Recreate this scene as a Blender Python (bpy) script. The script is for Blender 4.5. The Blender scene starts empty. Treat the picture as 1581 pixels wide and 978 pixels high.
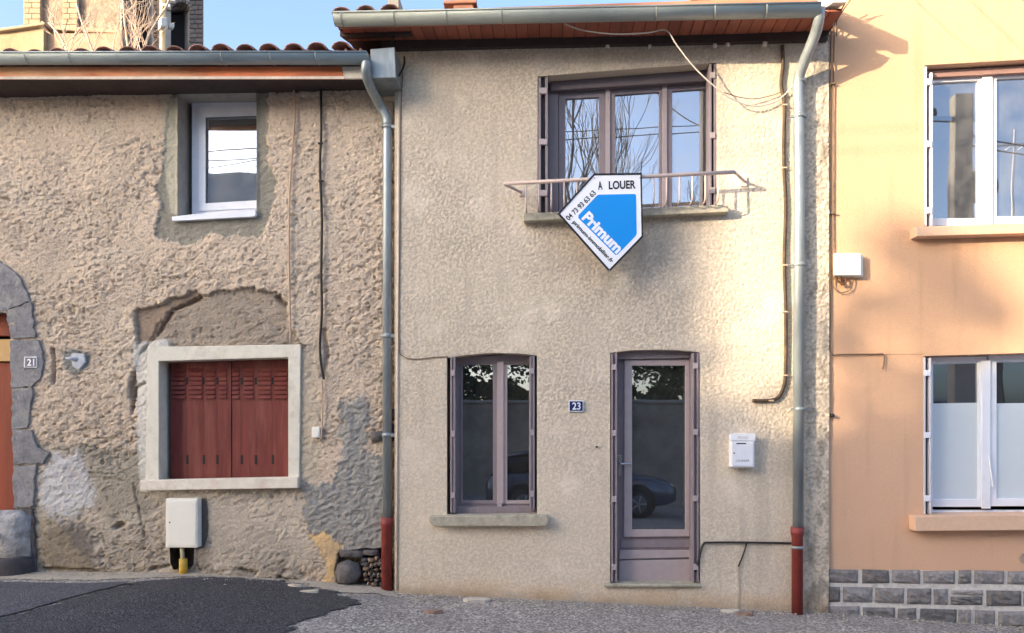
import bpy, bmesh, math, random
import numpy as np
from mathutils import Vector, Matrix
R = math.radians
random.seed(7)
scene = bpy.context.scene

# ------------------------------------------------------------------ camera, sky, sun, exposure
FPX, CX, HY = 1194.0, 790.5, 663.0          # focal length / centre / horizon row, in photo pixels (1581 wide)
CAM = Vector((0.0, -7.15, 1.6)); YAW = R(2.5)
cam = bpy.data.cameras.new('camera'); cam_o = bpy.data.objects.new('camera', cam)
scene.collection.objects.link(cam_o); scene.camera = cam_o
cam.sensor_fit = 'HORIZONTAL'; cam.sensor_width = 36; cam.lens = FPX/1581*36
cam.shift_y = (HY-489)/1581; cam.clip_start = .05; cam.clip_end = 2000
cam_o.location = CAM; cam_o.rotation_euler = (R(90), 0, YAW)

SUN_AZ, SUN_EL = R(55), R(12.5)               # azimuth off the facade normal towards the left, elevation
SD = Vector((math.sin(SUN_AZ)*math.cos(SUN_EL), math.cos(SUN_AZ)*math.cos(SUN_EL), -math.sin(SUN_EL)))  # travel direction
world = bpy.data.worlds.new('World'); scene.world = world; world.use_nodes = True
wn = world.node_tree; wn.nodes.clear()
sky = wn.nodes.new('ShaderNodeTexSky'); sky.sky_type = 'NISHITA'; sky.sun_disc = False
sky.sun_elevation = SUN_EL; sky.sun_rotation = math.atan2(-SD.x, -SD.y)
sky.altitude = 400; sky.air_density = .68; sky.dust_density = 4.5; sky.ozone_density = 1.3
wb = wn.nodes.new('ShaderNodeBackground'); wb.inputs['Strength'].default_value = .15
wo = wn.nodes.new('ShaderNodeOutputWorld')
wn.links.new(sky.outputs[0], wb.inputs[0]); wn.links.new(wb.outputs[0], wo.inputs[0])
sl = bpy.data.lights.new('sun', 'SUN'); sl.energy = 2.0; sl.angle = R(.53); sl.color = (1, .81, .57)
so = bpy.data.objects.new('sun', sl); scene.collection.objects.link(so)
so.location = (-20, -12, 12); so.rotation_euler = SD.to_track_quat('-Z', 'Y').to_euler()
vs = scene.view_settings; vs.view_transform = 'Standard'; vs.look = 'None'; vs.gamma = 1; vs.exposure = 2.25
vs.use_curve_mapping = False
scene.render.engine = 'CYCLES'

# ------------------------------------------------------------------ helpers
COL = scene.collection
WL = {}
def W(px, py, Y=0.0):
    s, c = math.sin(YAW), math.cos(YAW)
    u, v = px-CX, HY-py
    d = Vector((-s*FPX + c*u, c*FPX + s*u, v))
    return CAM + d*((Y-CAM.y)/d.y)
def S(r, g, b, k=1.0):
    def f(c):
        c /= 255.0
        return (c/12.92 if c <= .04045 else ((c+.055)/1.055)**2.4)*k
    return (f(r), f(g), f(b))

class MB:
    def __init__(s): s.v = []; s.f = []; s.sm = []
    def add(s, v, f, smooth=False):
        n = len(s.v); s.v += [tuple(p) for p in v]
        for q in f: s.f.append([i+n for i in q]); s.sm.append(smooth)
        return s
    def prism(s, front, back):
        n = len(front)
        s.add(list(front)+list(back), [list(range(n)), list(range(2*n-1, n-1, -1))] +
              [[i, i+n, (i+1) % n + n, (i+1) % n] for i in range(n)])
        return s
    def px(s, pts, y0, y1, yr=None):
        yr = y0 if yr is None else yr
        w = [W(a, b, yr) for a, b in pts]
        return s.prism([(p.x, y0, p.z) for p in w], [(p.x, y1, p.z) for p in w])
    def rect(s, x0, ya, x1, yb, y0, y1, yr=None):
        return s.px([(x0, ya), (x1, ya), (x1, yb), (x0, yb)], y0, y1, yr)
    def ring(s, outer, inner, y0, y1, yr=None):
        yr = y0 if yr is None else yr
        o = [W(a, b, yr) for a, b in outer]; i_ = [W(a, b, yr) for a, b in inner]; n = len(o)
        v = [(p.x, y, p.z) for y in (y0, y1) for l in (o, i_) for p in l]
        f = []
        for k in range(n):
            j = (k+1) % n
            f += [[k, j, n+j, n+k], [2*n+k, 3*n+k, 3*n+j, 2*n+j], [k, 2*n+k, 2*n+j, j], [n+k, n+j, 3*n+j, 3*n+k]]
        return s.add(v, f)
    def box(s, c, d, rz=0):
        x, y, z = d[0]/2, d[1]/2, d[2]/2; m = Matrix.Rotation(rz, 3, 'Z'); c = Vector(c)
        v = [c + m @ Vector((a*x, b*y, e*z)) for e in (-1, 1) for a, b in ((-1, -1), (1, -1), (1, 1), (-1, 1))]
        return s.add(v, [[3, 2, 1, 0], [4, 5, 6, 7], [0, 1, 5, 4], [1, 2, 6, 5], [2, 3, 7, 6], [3, 0, 4, 7]])
    def tube(s, pts, r, n=10, cap=True):
        pts = [Vector(p) for p in pts]; rs = r if isinstance(r, (list, tuple)) else [r]*len(pts)
        v = []; prev = None
        for i, p in enumerate(pts):
            t = (pts[min(i+1, len(pts)-1)]-pts[max(i-1, 0)]).normalized()
            if prev is None:
                a = t.orthogonal().normalized()
            else:
                a = prev - t*prev.dot(t)
                a = a.normalized() if a.length > 1e-6 else t.orthogonal().normalized()
            prev = a; b = t.cross(a)
            v += [p + (a*math.cos(k*2*math.pi/n) + b*math.sin(k*2*math.pi/n))*rs[i] for k in range(n)]
        f = [[i*n+k, i*n+(k+1) % n, (i+1)*n+(k+1) % n, (i+1)*n+k] for i in range(len(pts)-1) for k in range(n)]
        s.add(v, f, True)
        if cap:
            L = len(s.v); b0 = L-len(v)
            s.f += [[b0+k for k in range(n-1, -1, -1)], [L-n+k for k in range(n)]]; s.sm += [False, False]
        return s
    def lathe(s, prof, c, axis='Z', n=24):
        c = Vector(c); v = []
        for r, h in prof:
            for k in range(n):
                a = k*2*math.pi/n; x, y = r*math.cos(a), r*math.sin(a)
                v.append(c + (Vector((x, y, h)) if axis == 'Z' else Vector((x, h, y)) if axis == 'Y' else Vector((h, x, y))))
        f = [[i*n+k, i*n+(k+1) % n, (i+1)*n+(k+1) % n, (i+1)*n+k] for i in range(len(prof)-1) for k in range(n)]
        return s.add(v, f, True)

def wl(o): return WL.get(o.name, Vector((0, 0, 0))) if o else Vector((0, 0, 0))
def obj(name, mb, mat, parent=None, bevel=0, origin=None, recalc=True):
    if isinstance(mb, MB):
        P = np.array(mb.v); c = Vector(((P.min(0)+P.max(0))/2).tolist()) if origin is None else Vector(origin)
        me = bpy.data.meshes.new(name)
        me.from_pydata([tuple(Vector(p)-c) for p in mb.v], [], mb.f)
        me.polygons.foreach_set('use_smooth', mb.sm)
        if recalc:
            bm = bmesh.new(); bm.from_mesh(me); bmesh.ops.recalc_face_normals(bm, faces=bm.faces); bm.to_mesh(me); bm.free()
    else:
        me = mb; c = Vector(origin)
    if mat is not None and not me.materials: me.materials.append(mat)
    o = bpy.data.objects.new(name, me); COL.objects.link(o)
    o.parent = parent; o.location = c - wl(parent); WL[o.name] = c
    if bevel:
        b = o.modifiers.new('bevel', 'BEVEL'); b.width = bevel; b.segments = 2; b.limit_method = 'ANGLE'; b.angle_limit = R(40)
    return o
def tag(o, label, cat, group=None):
    o['label'] = label; o['category'] = cat
    if group: o['group'] = group
    return o
def thing(name, label, cat, loc, group=None):
    o = bpy.data.objects.new(name, None); COL.objects.link(o); o.empty_display_size = .2
    o.location = loc; WL[o.name] = Vector(loc); return tag(o, label, cat, group)
def struct(o): o['kind'] = 'structure'; return o
def stuff(o): o['kind'] = 'stuff'; return o
def smooth(pts, n=6):
    pts = [Vector(p) for p in pts]; out = []
    for i in range(len(pts)-1):
        p0, p1, p2, p3 = pts[max(i-1, 0)], pts[i], pts[i+1], pts[min(i+2, len(pts)-1)]
        for k in range(n):
            t = k/n
            out.append(.5*((2*p1)+(p2-p0)*t+(2*p0-5*p1+4*p2-p3)*t*t+(3*p1-p0-3*p2+p3)*t**3))
    return out+[pts[-1]]
def pxpath(pts, n=6): return smooth([W(*p) for p in pts], n)

# ---- materials
MATS = {}
def mat(name, col, rough=.7, var=.12, scale=8, bump=0, bscale=60, metal=0, rnd=.0, spec=.4, dirt=None, dirt_amt=.3, stretch=None, coat=0, attr=None, detail=6):
    if name in MATS: return MATS[name]
    m = bpy.data.materials.new(name); m.use_nodes = True; nt = m.node_tree; N = nt.nodes; L = nt.links
    b = N['Principled BSDF']; b.inputs['Roughness'].default_value = rough; b.inputs['Metallic'].default_value = metal
    b.inputs['Specular IOR Level'].default_value = spec; b.inputs['Coat Weight'].default_value = coat
    tc = N.new('ShaderNodeTexCoord'); oi = N.new('ShaderNodeObjectInfo')
    ad = N.new('ShaderNodeVectorMath'); ad.operation = 'MULTIPLY_ADD'; ad.inputs[1].default_value = (1, 1, 1)
    cb = N.new('ShaderNodeCombineXYZ'); mu = N.new('ShaderNodeMath'); mu.operation = 'MULTIPLY'; mu.inputs[1].default_value = 37
    L.new(oi.outputs['Random'], mu.inputs[0])
    for k in range(3): L.new(mu.outputs[0], cb.inputs[k])
    L.new(tc.outputs['Object'], ad.inputs[0]); L.new(cb.outputs[0], ad.inputs[2]); vec = ad.outputs[0]
    if stretch:
        mp = N.new('ShaderNodeMapping'); mp.inputs['Scale'].default_value = stretch; L.new(vec, mp.inputs[0]); vec = mp.outputs[0]
    n1 = N.new('ShaderNodeTexNoise'); n1.inputs['Scale'].default_value = scale; n1.inputs['Detail'].default_value = detail; n1.inputs['Roughness'].default_value = .65
    L.new(vec, n1.inputs['Vector'])
    mr = N.new('ShaderNodeMapRange'); mr.inputs[1].default_value = .3; mr.inputs[2].default_value = .7
    mr.inputs[3].default_value = 1-var; mr.inputs[4].default_value = 1+var; L.new(n1.outputs[0], mr.inputs[0])
    r2 = N.new('ShaderNodeMapRange'); r2.inputs[3].default_value = 1-rnd; r2.inputs[4].default_value = 1+rnd; L.new(oi.outputs['Random'], r2.inputs[0])
    pm = N.new('ShaderNodeMath'); pm.operation = 'MULTIPLY'; L.new(mr.outputs[0], pm.inputs[0]); L.new(r2.outputs[0], pm.inputs[1])
    vm = N.new('ShaderNodeVectorMath'); vm.operation = 'SCALE'; L.new(pm.outputs[0], vm.inputs['Scale'])
    if attr:
        a = N.new('ShaderNodeAttribute'); a.attribute_name = attr; L.new(a.outputs['Color'], vm.inputs[0])
    else: vm.inputs[0].default_value = col
    out = vm.outputs[0]
    if dirt:
        n2 = N.new('ShaderNodeTexNoise'); n2.inputs['Scale'].default_value = scale*.4; n2.inputs['Detail'].default_value = 8; n2.inputs['Roughness'].default_value = .7
        L.new(vec, n2.inputs['Vector'])
        m2 = N.new('ShaderNodeMapRange'); m2.inputs[1].default_value = .5; m2.inputs[2].default_value = .68; m2.inputs[4].default_value = dirt_amt
        L.new(n2.outputs[0], m2.inputs[0])
        mx = N.new('ShaderNodeMix'); mx.data_type = 'RGBA'; L.new(m2.outputs[0], mx.inputs[0]); L.new(out, mx.inputs[6]); mx.inputs[7].default_value = (*dirt, 1)
        out = mx.outputs[2]
    L.new(out, b.inputs['Base Color'])
    if bump:
        nb = N.new('ShaderNodeTexNoise'); nb.inputs['Scale'].default_value = bscale; nb.inputs['Detail'].default_value = 5; L.new(vec, nb.inputs['Vector'])
        bp = N.new('ShaderNodeBump'); bp.inputs['Strength'].default_value = 1; bp.inputs['Distance'].default_value = bump
        L.new(nb.outputs[0], bp.inputs['Height']); L.new(bp.outputs[0], b.inputs['Normal'])
    MATS[name] = m; return m
def glass_mat(name, refl=.22, tint=(.35, .38, .4), haze=.035):
    if name in MATS: return MATS[name]
    m = bpy.data.materials.new(name); m.use_nodes = True; nt = m.node_tree; N = nt.nodes; L = nt.links; N.clear()
    o = N.new('ShaderNodeOutputMaterial'); g = N.new('ShaderNodeBsdfGlossy'); g.inputs['Roughness'].default_value = .003; g.inputs['Color'].default_value = (.93, .96, 1, 1)
    t = N.new('ShaderNodeBsdfTransparent'); t.inputs['Color'].default_value = (*tint, 1)
    lw = N.new('ShaderNodeLayerWeight'); lw.inputs['Blend'].default_value = .25
    mr = N.new('ShaderNodeMapRange'); mr.inputs[3].default_value = refl; mr.inputs[4].default_value = .9; L.new(lw.outputs['Fresnel'], mr.inputs[0])
    tc = N.new('ShaderNodeTexCoord'); nz = N.new('ShaderNodeTexNoise'); nz.inputs['Scale'].default_value = 1.6; nz.inputs['Detail'].default_value = 1
    bp = N.new('ShaderNodeBump'); bp.inputs['Distance'].default_value = .0015; L.new(tc.outputs['Object'], nz.inputs[0]); L.new(nz.outputs[0], bp.inputs['Height'])
    L.new(bp.outputs[0], g.inputs['Normal'])
    mx = N.new('ShaderNodeMixShader'); L.new(mr.outputs[0], mx.inputs[0]); L.new(t.outputs[0], mx.inputs[1]); L.new(g.outputs[0], mx.inputs[2]); df = N.new('ShaderNodeBsdfDiffuse'); df.inputs['Color'].default_value = (.62, .6, .56, 1)
    n3 = N.new('ShaderNodeTexNoise'); n3.inputs['Scale'].default_value = 5; n3.inputs['Detail'].default_value = 7; L.new(tc.outputs['Object'], n3.inputs[0])
    m3 = N.new('ShaderNodeMapRange'); m3.inputs[1].default_value = .3; m3.inputs[2].default_value = .75; m3.inputs[3].default_value = .02; m3.inputs[4].default_value = haze; L.new(n3.outputs[0], m3.inputs[0])
    mz = N.new('ShaderNodeMixShader'); L.new(m3.outputs[0], mz.inputs[0]); L.new(mx.outputs[0], mz.inputs[1]); L.new(df.outputs[0], mz.inputs[2]); L.new(mz.outputs[0], o.inputs[0])  # diffuse haze painted over the pane to pale its sky reflection
    MATS[name] = m; return m

KA = 1.0
def C(r, g, b): return S(r, g, b, KA)
M_zinc = mat('zinc', C(150, 158, 160), .42, .14, 14, metal=.35, bump=.0004, bscale=30, dirt=C(105, 112, 116), dirt_amt=.5, stretch=(1, 1, .25))
M_zinc2 = mat('zinc_gutter', C(150, 160, 160), .45, .12, 10, metal=.25, dirt=C(100, 108, 112), dirt_amt=.5, stretch=(.25, 1, 1))
M_redpipe = mat('red_pipe_paint', C(135, 58, 52), .5, .15, 14, dirt=C(95, 50, 46), dirt_amt=.5)
M_mauve = mat('mauve_paint', C(138, 126, 130), .55, .08, 20, bump=.0006, bscale=80, dirt=C(110, 102, 104), dirt_amt=.4, stretch=(1, 1, .3))
M_mauve_l = mat('mauve_light_paint', C(172, 158, 158), .55, .06, 20)
M_whitep = mat('white_plastic', C(232, 234, 240), .35, .03, 6, dirt=C(190, 190, 190), dirt_amt=.25)
M_cream = mat('cream_plastic', C(236, 232, 220), .4, .03, 6)
M_sill = mat('sill_concrete', C(176, 168, 150), .9, .18, 25, bump=.003, bscale=90, dirt=C(125, 122, 105), dirt_amt=.6)
M_osill = mat('orange_sill', C(222, 184, 154), .85, .06, 25, bump=.0015, bscale=160)
M_shut = mat('red_shutter', C(110, 46, 40), .6, .28, 9, bump=.0006, bscale=60, dirt=C(136, 78, 68), dirt_amt=.7, stretch=(1.5, 1, .18), rnd=.06)
M_surround = mat('white_surround', C(222, 216, 200), .85, .06, 12, bump=.004, bscale=40, dirt=C(178, 168, 148), dirt_amt=.55)
M_soffit = mat('soffit_wood', C(156, 92, 72), .6, .16, 10, rnd=.16, bump=.0008, bscale=30, stretch=(3, .4, 3), dirt=C(140, 74, 60), dirt_amt=.4)
M_darkwood = mat('dark_timber', C(70, 58, 54), .8, .2, 10)
M_fascia_l = mat('worn_fascia', C(226, 132, 88), .7, .35, 3, bump=.002, bscale=20, stretch=(.5, 1, 3), dirt=C(250, 200, 150), dirt_amt=.8)
M_fascia_w = mat('pale_fascia', C(232, 220, 204), .8, .15, 12)
M_door_old = mat('old_door', C(140, 62, 38), .6, .25, 6, stretch=(3, 1, .2), dirt=C(100, 45, 30), dirt_amt=.6)
M_cream_wood = mat('cream_wood', C(205, 165, 110), .6, .1, 8)
M_tile = mat('terracotta', C(164, 122, 106), .9, .25, 14, bump=.002, bscale=70, rnd=.22, dirt=C(128, 116, 106), dirt_amt=.7)
M_black = mat('black_rubber', C(42, 38, 36), .6, .1, 20)
M_cable_w = mat('pale_cable', C(205, 195, 182), .6, .06, 20)
M_cable_b = mat('beige_cable', C(190, 165, 142), .7, .08, 20)
M_cable_t = mat('tan_cable', C(120, 98, 76), .7, .1, 20)
M_rail = mat('rail_paint', C(196, 178, 170), .5, .06, 20)
M_basalt = mat('basalt', C(92, 88, 88), .9, .3, 14, bump=.012, bscale=30, rnd=.16, dirt=C(140, 130, 122), dirt_amt=.5)
M_plinth = mat('plinth_stone', C(134, 129, 126), .88, .35, 18, bump=.012, bscale=40, rnd=.4, dirt=C(146, 132, 122), dirt_amt=.7)
M_mortar = mat('mortar', C(214, 206, 196), .95, .14, 30, bump=.004, bscale=60, dirt=C(160, 152, 144), dirt_amt=.6)
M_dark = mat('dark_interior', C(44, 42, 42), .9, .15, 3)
M_enamel = mat('blue_enamel', C(38, 52, 100), .25, .04, 10, coat=.4)
M_enamel_w = mat('white_enamel', C(228, 230, 236), .3, .02, 10)
M_signw = mat('sign_white', C(236, 238, 244), .35, .015, 4)
M_signb = mat('sign_blue', C(0, 140, 226), .35, .02, 4)
M_signk = mat('sign_black', C(30, 28, 30), .45, .03, 10)
M_film = mat('frosted_film', C(206, 214, 218), .5, .03, 2)
M_yellow = mat('yellow_sleeve', C(205, 165, 60), .5, .15, 20, dirt=C(150, 120, 50), dirt_amt=.4)
M_chrome = mat('steel', C(200, 200, 202), .25, .05, 20, metal=1)
M_twig = mat('twig', C(196, 172, 150), .9, .15, 10)
M_bark = mat('bark', C(84, 72, 62), .9, .25, 12, bump=.006, bscale=20)
M_leaf = mat('leaf', (.055, .085, .03), .6, .3, 2, rnd=.1)
M_conc = mat('pole_concrete', C(150, 146, 140), .9, .12, 6, bump=.002)
G_dark = glass_mat('glass', .24); G_sky = glass_mat('glass_upper', .44, haze=.26); G_or = glass_mat('glass_right_house', .30, haze=.2)

# ---- numpy noise and gridded walls
def perlin(x, y, seed=0):
    xi = np.floor(x).astype(np.int64); yi = np.floor(y).astype(np.int64); xf = x-xi; yf = y-yi
    def g(ix, iy, dx, dy):
        h = (ix*374761393 + iy*668265263 + seed*974634777) & 0xFFFFFFFF
        h = ((h ^ (h >> 13))*1274126177) & 0xFFFFFFFF; h = h ^ (h >> 16)
        a = (h & 0xFFFF)/65536.0*2*np.pi
        return np.cos(a)*dx + np.sin(a)*dy
    u = xf*xf*xf*(xf*(xf*6-15)+10); v = yf*yf*yf*(yf*(yf*6-15)+10)
    a = g(xi, yi, xf, yf); b = g(xi+1, yi, xf-1, yf); c = g(xi, yi+1, xf, yf-1); d = g(xi+1, yi+1, xf-1, yf-1)
    return ((a+(b-a)*u)+((c+(d-c)*u)-(a+(b-a)*u))*v)*1.5
def fbm(x, y, o=4, seed=0):
    s = 0; a = 1; t = 0
    for k in range(o): s = s+a*perlin(x*2**k, y*2**k, seed+k*17); t += a; a *= .5
    return s/t
def sst(a, b, x):
    t = np.clip((x-a)/(b-a), 0, 1); return t*t*(3-2*t)
def inside(poly, X, Z):
    r = np.zeros(X.shape, bool); n = len(poly)
    for i in range(n):
        (x0, z0), (x1, z1) = poly[i], poly[(i+1) % n]
        if z0 == z1: continue
        r ^= ((z0 > Z) != (z1 > Z)) & (X < (x1-x0)*(Z-z0)/(z1-z0)+x0)
    return r
def near(line, X, Z, closed=True):
    best = np.full(X.shape, 1e9); bx = X.copy(); bz = Z.copy(); n = len(line)
    for i in range(n if closed else n-1):
        (x0, z0), (x1, z1) = line[i], line[(i+1) % n]
        dx, dz = x1-x0, z1-z0; l2 = dx*dx+dz*dz+1e-12
        t = np.clip(((X-x0)*dx+(Z-z0)*dz)/l2, 0, 1); qx = x0+t*dx; qz = z0+t*dz
        d = np.hypot(X-qx, Z-qz); m = d < best
        best[m] = d[m]; bx[m] = qx[m]; bz[m] = qz[m]
    return best, bx, bz
def sdf(poly, X, Z):
    d, _, _ = near(poly, X, Z); return np.where(inside(poly, X, Z), -d, d)
def mgrid(poly, holes, sp):
    a = np.array(poly); x0, z0 = a.min(0); x1, z1 = a.max(0)
    nx = max(2, int((x1-x0)/sp)+1); nz = max(2, int((z1-z0)/sp)+1)
    gx, gz = np.meshgrid(np.linspace(x0, x1, nx), np.linspace(z0, z1, nz))
    cx = (gx[:-1, :-1]+gx[1:, 1:])/2; cz = (gz[:-1, :-1]+gz[1:, 1:])/2
    keep = inside(poly, cx, cz)
    for h in holes: keep &= ~inside(h, cx, cz)
    idx = np.arange(nx*nz).reshape(nz, nx)
    q = np.stack([idx[:-1, :-1], idx[:-1, 1:], idx[1:, 1:], idx[1:, :-1]], -1)[keep]
    cnt = np.zeros(nx*nz, int); np.add.at(cnt, q.ravel(), 1)
    X = gx.ravel().copy(); Z = gz.ravel().copy()
    bd = np.where((cnt > 0) & (cnt < 4))[0]
    best = np.full(len(bd), 1e9); bx = X[bd].copy(); bz = Z[bd].copy()
    for l in [poly]+list(holes):
        d, qx, qz = near(l, X[bd], Z[bd]); m = d < best; best[m] = d[m]; bx[m] = qx[m]; bz[m] = qz[m]
    ok = best < sp*1.5
    X[bd[ok]] = bx[ok]; Z[bd[ok]] = bz[ok]
    used = np.where(cnt > 0)[0]; rm = np.full(nx*nz, -1); rm[used] = np.arange(len(used))
    return X[used], Z[used], rm[q]
def gridmesh(name, V, Q, color=None):
    me = bpy.data.meshes.new(name)
    me.vertices.add(len(V)); me.vertices.foreach_set('co', V.astype(np.float32).ravel())
    me.loops.add(Q.size); me.loops.foreach_set('vertex_index', Q.astype(np.int32).ravel())
    me.polygons.add(len(Q)); me.polygons.foreach_set('loop_start', np.arange(0, Q.size, 4, dtype=np.int32))
    me.update(calc_edges=True)
    me.polygons.foreach_set('use_smooth', np.ones(len(Q), bool))
    if color is not None:
        a = me.color_attributes.new('tone', 'FLOAT_COLOR', 'POINT')
        a.data.foreach_set('color', np.concatenate([color, np.ones((len(V), 1))], 1).astype(np.float32).ravel())
    me.validate(); return me
def XZ(pts, Y): return [(p.x, p.z) for p in (W(a, b, Y) for a, b in pts)]
def jamb(mb, pts, Y0, Y1, skip=()):
    w = XZ(pts, Y0); n = len(w)
    for i in range(n):
        if i in skip: continue
        (x0, z0), (x1, z1) = w[i], w[(i+1) % n]
        mb.add([(x0, Y0, z0), (x1, Y0, z1), (x1, Y1, z1), (x0, Y1, z0)], [[0, 1, 2, 3]])
    return mb
M_wallL = mat('old_render', (1, 1, 1), .95, .16, 60, bump=.008, bscale=70, attr='tone', spec=.15)
M_wallM = mat('roughcast_render', (1, 1, 1), .95, .13, 75, bump=.0055, bscale=85, attr='tone', spec=.15)
M_wallO = mat('orange_render', (1, 1, 1), .92, .11, 170, bump=.005, bscale=110, attr='tone', spec=.15)
M_jambM = mat('jamb_render', C(206, 190, 166), .95, .08, 20, bump=.003, bscale=120)
M_jambL = mat('jamb_cement', C(158, 152, 144), .95, .15, 12, bump=.003, bscale=90)
M_jambO = mat('jamb_orange', C(220, 180, 148), .9, .05, 20, bump=.002, bscale=160)
YL, YM, YO = .12, 0.0, .03

# ------------------------------------------------------------------ ground
_g = [W(-400, 884), W(0, 887), W(300, 890), W(590, 911), W(612, 916), W(1275, 947), W(1581, 969), W(2000, 985)]
GX = [-60]+[p.x for p in _g]+[60]; GZ = [_g[0].z+.3]+[p.z for p in _g]+[_g[-1].z-.9]
def gz(x, y):
    z = np.interp(x, GX, GZ); y = np.asarray(y, float)
    return z - .045*np.clip(-y-3, 0, 7) + np.where(y < -10, 0, 0)
def G(px, py):
    Z = .1
    s, c = math.sin(YAW), math.cos(YAW); u, v = px-CX, HY-py
    d = Vector((-s*FPX+c*u, c*FPX+s*u, v))
    for _ in range(12):
        p = CAM + d*((Z-CAM.z)/d.z); Z = float(gz(p.x, p.y))
    return p
M_ground = mat('old_asphalt', C(150, 144, 138), .95, .0, 20)
def ground_material(m=None, c0=(96, 92, 90), c1=(220, 210, 198), cm=(158, 150, 143), cd=(134, 128, 123), sc=60):
    m = m or M_ground; nt = m.node_tree; N = nt.nodes; L = nt.links; b = N['Principled BSDF']
    tc = N.new('ShaderNodeTexCoord')
    v = N.new('ShaderNodeTexVoronoi'); v.inputs['Scale'].default_value = sc; L.new(tc.outputs['Object'], v.inputs['Vector'])
    n = N.new('ShaderNodeTexNoise'); n.inputs['Scale'].default_value = 3.0; n.inputs['Detail'].default_value = 8; n.inputs['Roughness'].default_value = .75; L.new(tc.outputs['Object'], n.inputs['Vector'])
    rp = N.new('ShaderNodeValToRGB'); e = rp.color_ramp.elements
    e[0].color = (*C(*c0), 1); e[1].color = (*C(*c1), 1); e[0].position = .1; e[1].position = .95
    k = e.new(.55); k.color = (*C(*cm), 1)
    L.new(v.outputs['Color'], rp.inputs[0])
    mx = N.new('ShaderNodeMix'); mx.data_type = 'RGBA'; mr = N.new('ShaderNodeMapRange'); mr.inputs[1].default_value = .42; mr.inputs[2].default_value = .62; mr.inputs[4].default_value = .55
    L.new(n.outputs[0], mr.inputs[0]); L.new(mr.outputs[0], mx.inputs[0]); L.new(rp.outputs[0], mx.inputs[6]); mx.inputs[7].default_value = (*C(*cd), 1)
    L.new(mx.outputs[2], b.inputs['Base Color'])
    bp = N.new('ShaderNodeBump'); bp.inputs['Distance'].default_value = .008; bp.invert = True; L.new(v.outputs['Distance'], bp.inputs['Height']); L.new(bp.outputs[0], b.inputs['Normal'])
ground_material()
xs = np.concatenate([np.linspace(-300, -30, 8), np.linspace(-28, -8, 11), np.linspace(-7, 7, 140), np.linspace(8, 28, 11), np.linspace(30, 300, 8)])
ys = np.concatenate([np.linspace(-300, -25, 8), np.linspace(-22, -4, 12), np.linspace(-3.4, .6, 60), np.linspace(2, 20, 6), np.linspace(40, 300, 6)])
gx_, gy_ = np.meshgrid(xs, ys); zz = gz(gx_, gy_) + .008*fbm(gx_*1.7, gy_*1.7, 3, 5)*(np.abs(gx_) < 8)
idx = np.arange(gx_.size).reshape(gx_.shape)
Q = np.stack([idx[:-1, :-1], idx[:-1, 1:], idx[1:, 1:], idx[1:, :-1]], -1).reshape(-1, 4)
struct(obj('ground', gridmesh('ground', np.stack([gx_.ravel(), gy_.ravel(), zz.ravel()], 1), Q), M_ground, None, origin=(0, 0, 0)))
def ground_patch(name, pts, m, lift, sp=.025, edge=.03):
    poly = [(p.x, p.y) for p in (G(a, b) for a, b in pts)]
    # ragged edge
    q = []
    for i in range(len(poly)):
        a, b = Vector(poly[i]), Vector(poly[(i+1) % len(poly)]); n = max(1, int((b-a).length/.025))
        for k in range(n):
            p = a.lerp(b, k/n); nn = float(fbm(np.array([p.x*6.0]), np.array([p.y*6.0]), 4, 3)[0])*1.6
            q.append((p.x+nn*edge, p.y+nn*edge*.8))
    X, Y, Q = mgrid(q, [], sp)
    Z = gz(X, Y)+.008*fbm(X*1.7, Y*1.7, 3, 5)+lift
    return struct(obj(name, gridmesh(name, np.stack([X, Y, Z], 1), Q), m, None, origin=(0, 0, 0)))
M_asph = mat('dark_asphalt', C(70, 70, 74), .9, .0); ground_material(M_asph, (40, 40, 44), (112, 109, 108), (60, 59, 63), (74, 72, 75), 80)
M_asph2 = mat('blue_grey_asphalt', C(86, 87, 92), .9, .0); ground_material(M_asph2, (56, 57, 63), (122, 120, 120), (80, 81, 87), (92, 91, 94), 80)
M_dust = mat('dusty_verge', C(186, 174, 156), .95, .16, 50, bump=.006, bscale=80, dirt=C(142, 134, 124), dirt_amt=.6)
ground_patch('asphalt_patch', [(212, 899), (330, 893), (430, 898), (500, 914), (562, 934), (505, 948), (455, 962), (410, 1010), (-160, 1040), (-160, 1000), (0, 958), (100, 930)], M_asph, .010, edge=.11)
ground_patch('asphalt_strip', [(-200, 897), (60, 901), (140, 902), (206, 899), (98, 928), (-2, 955), (-200, 1005)], M_asph2, .013, edge=.03)
ground_patch('verge', [(-160, 872), (300, 882), (590, 902), (614, 905), (612, 922), (520, 915), (440, 897), (340, 891), (200, 894), (120, 897), (-160, 892)], M_dust, .006, edge=.06)

# ------------------------------------------------------------------ old house (left)
old = thing('old_house', 'weathered two-storey house with peeling rough render, red shutters and tiled roof', 'house', W(300, 890, YL))
h_up = [(274, 146), (396, 144), (396, 332), (335, 337), (274, 341)]
h_sh = [(245, 558), (445, 552), (445, 741), (245, 743)]
h_nic = [(262, 846), (300, 846), (299, 872), (293, 879), (268, 880), (263, 870)]
h_door = [(-300, 483), (8, 483), (15, 486), (20, 560), (24, 800), (24, 930), (-300, 930)]
wall_poly = XZ([(-150, 96), (606, 96), (612, 400), (610, 960), (-150, 960)], YL)
X, Z, Q = mgrid(wall_poly, [XZ(h, YL) for h in (h_up, h_sh, h_nic, h_door)], .0095)
n_e = fbm(X*9, Z*9, 4, 11)*.06 + fbm(X*30, Z*30, 3, 12)*.035
def mask(pts, soft=.012, rag=1.0): return sst(soft, -soft, sdf(XZ(pts, YL), X, Z)+n_e*rag)
ca, sa = math.cos(.3), math.sin(.3)
wx = X+.03*fbm(X*8, Z*8, 2, 21); wz = Z+.03*fbm(X*8, Z*8, 2, 22)
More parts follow.
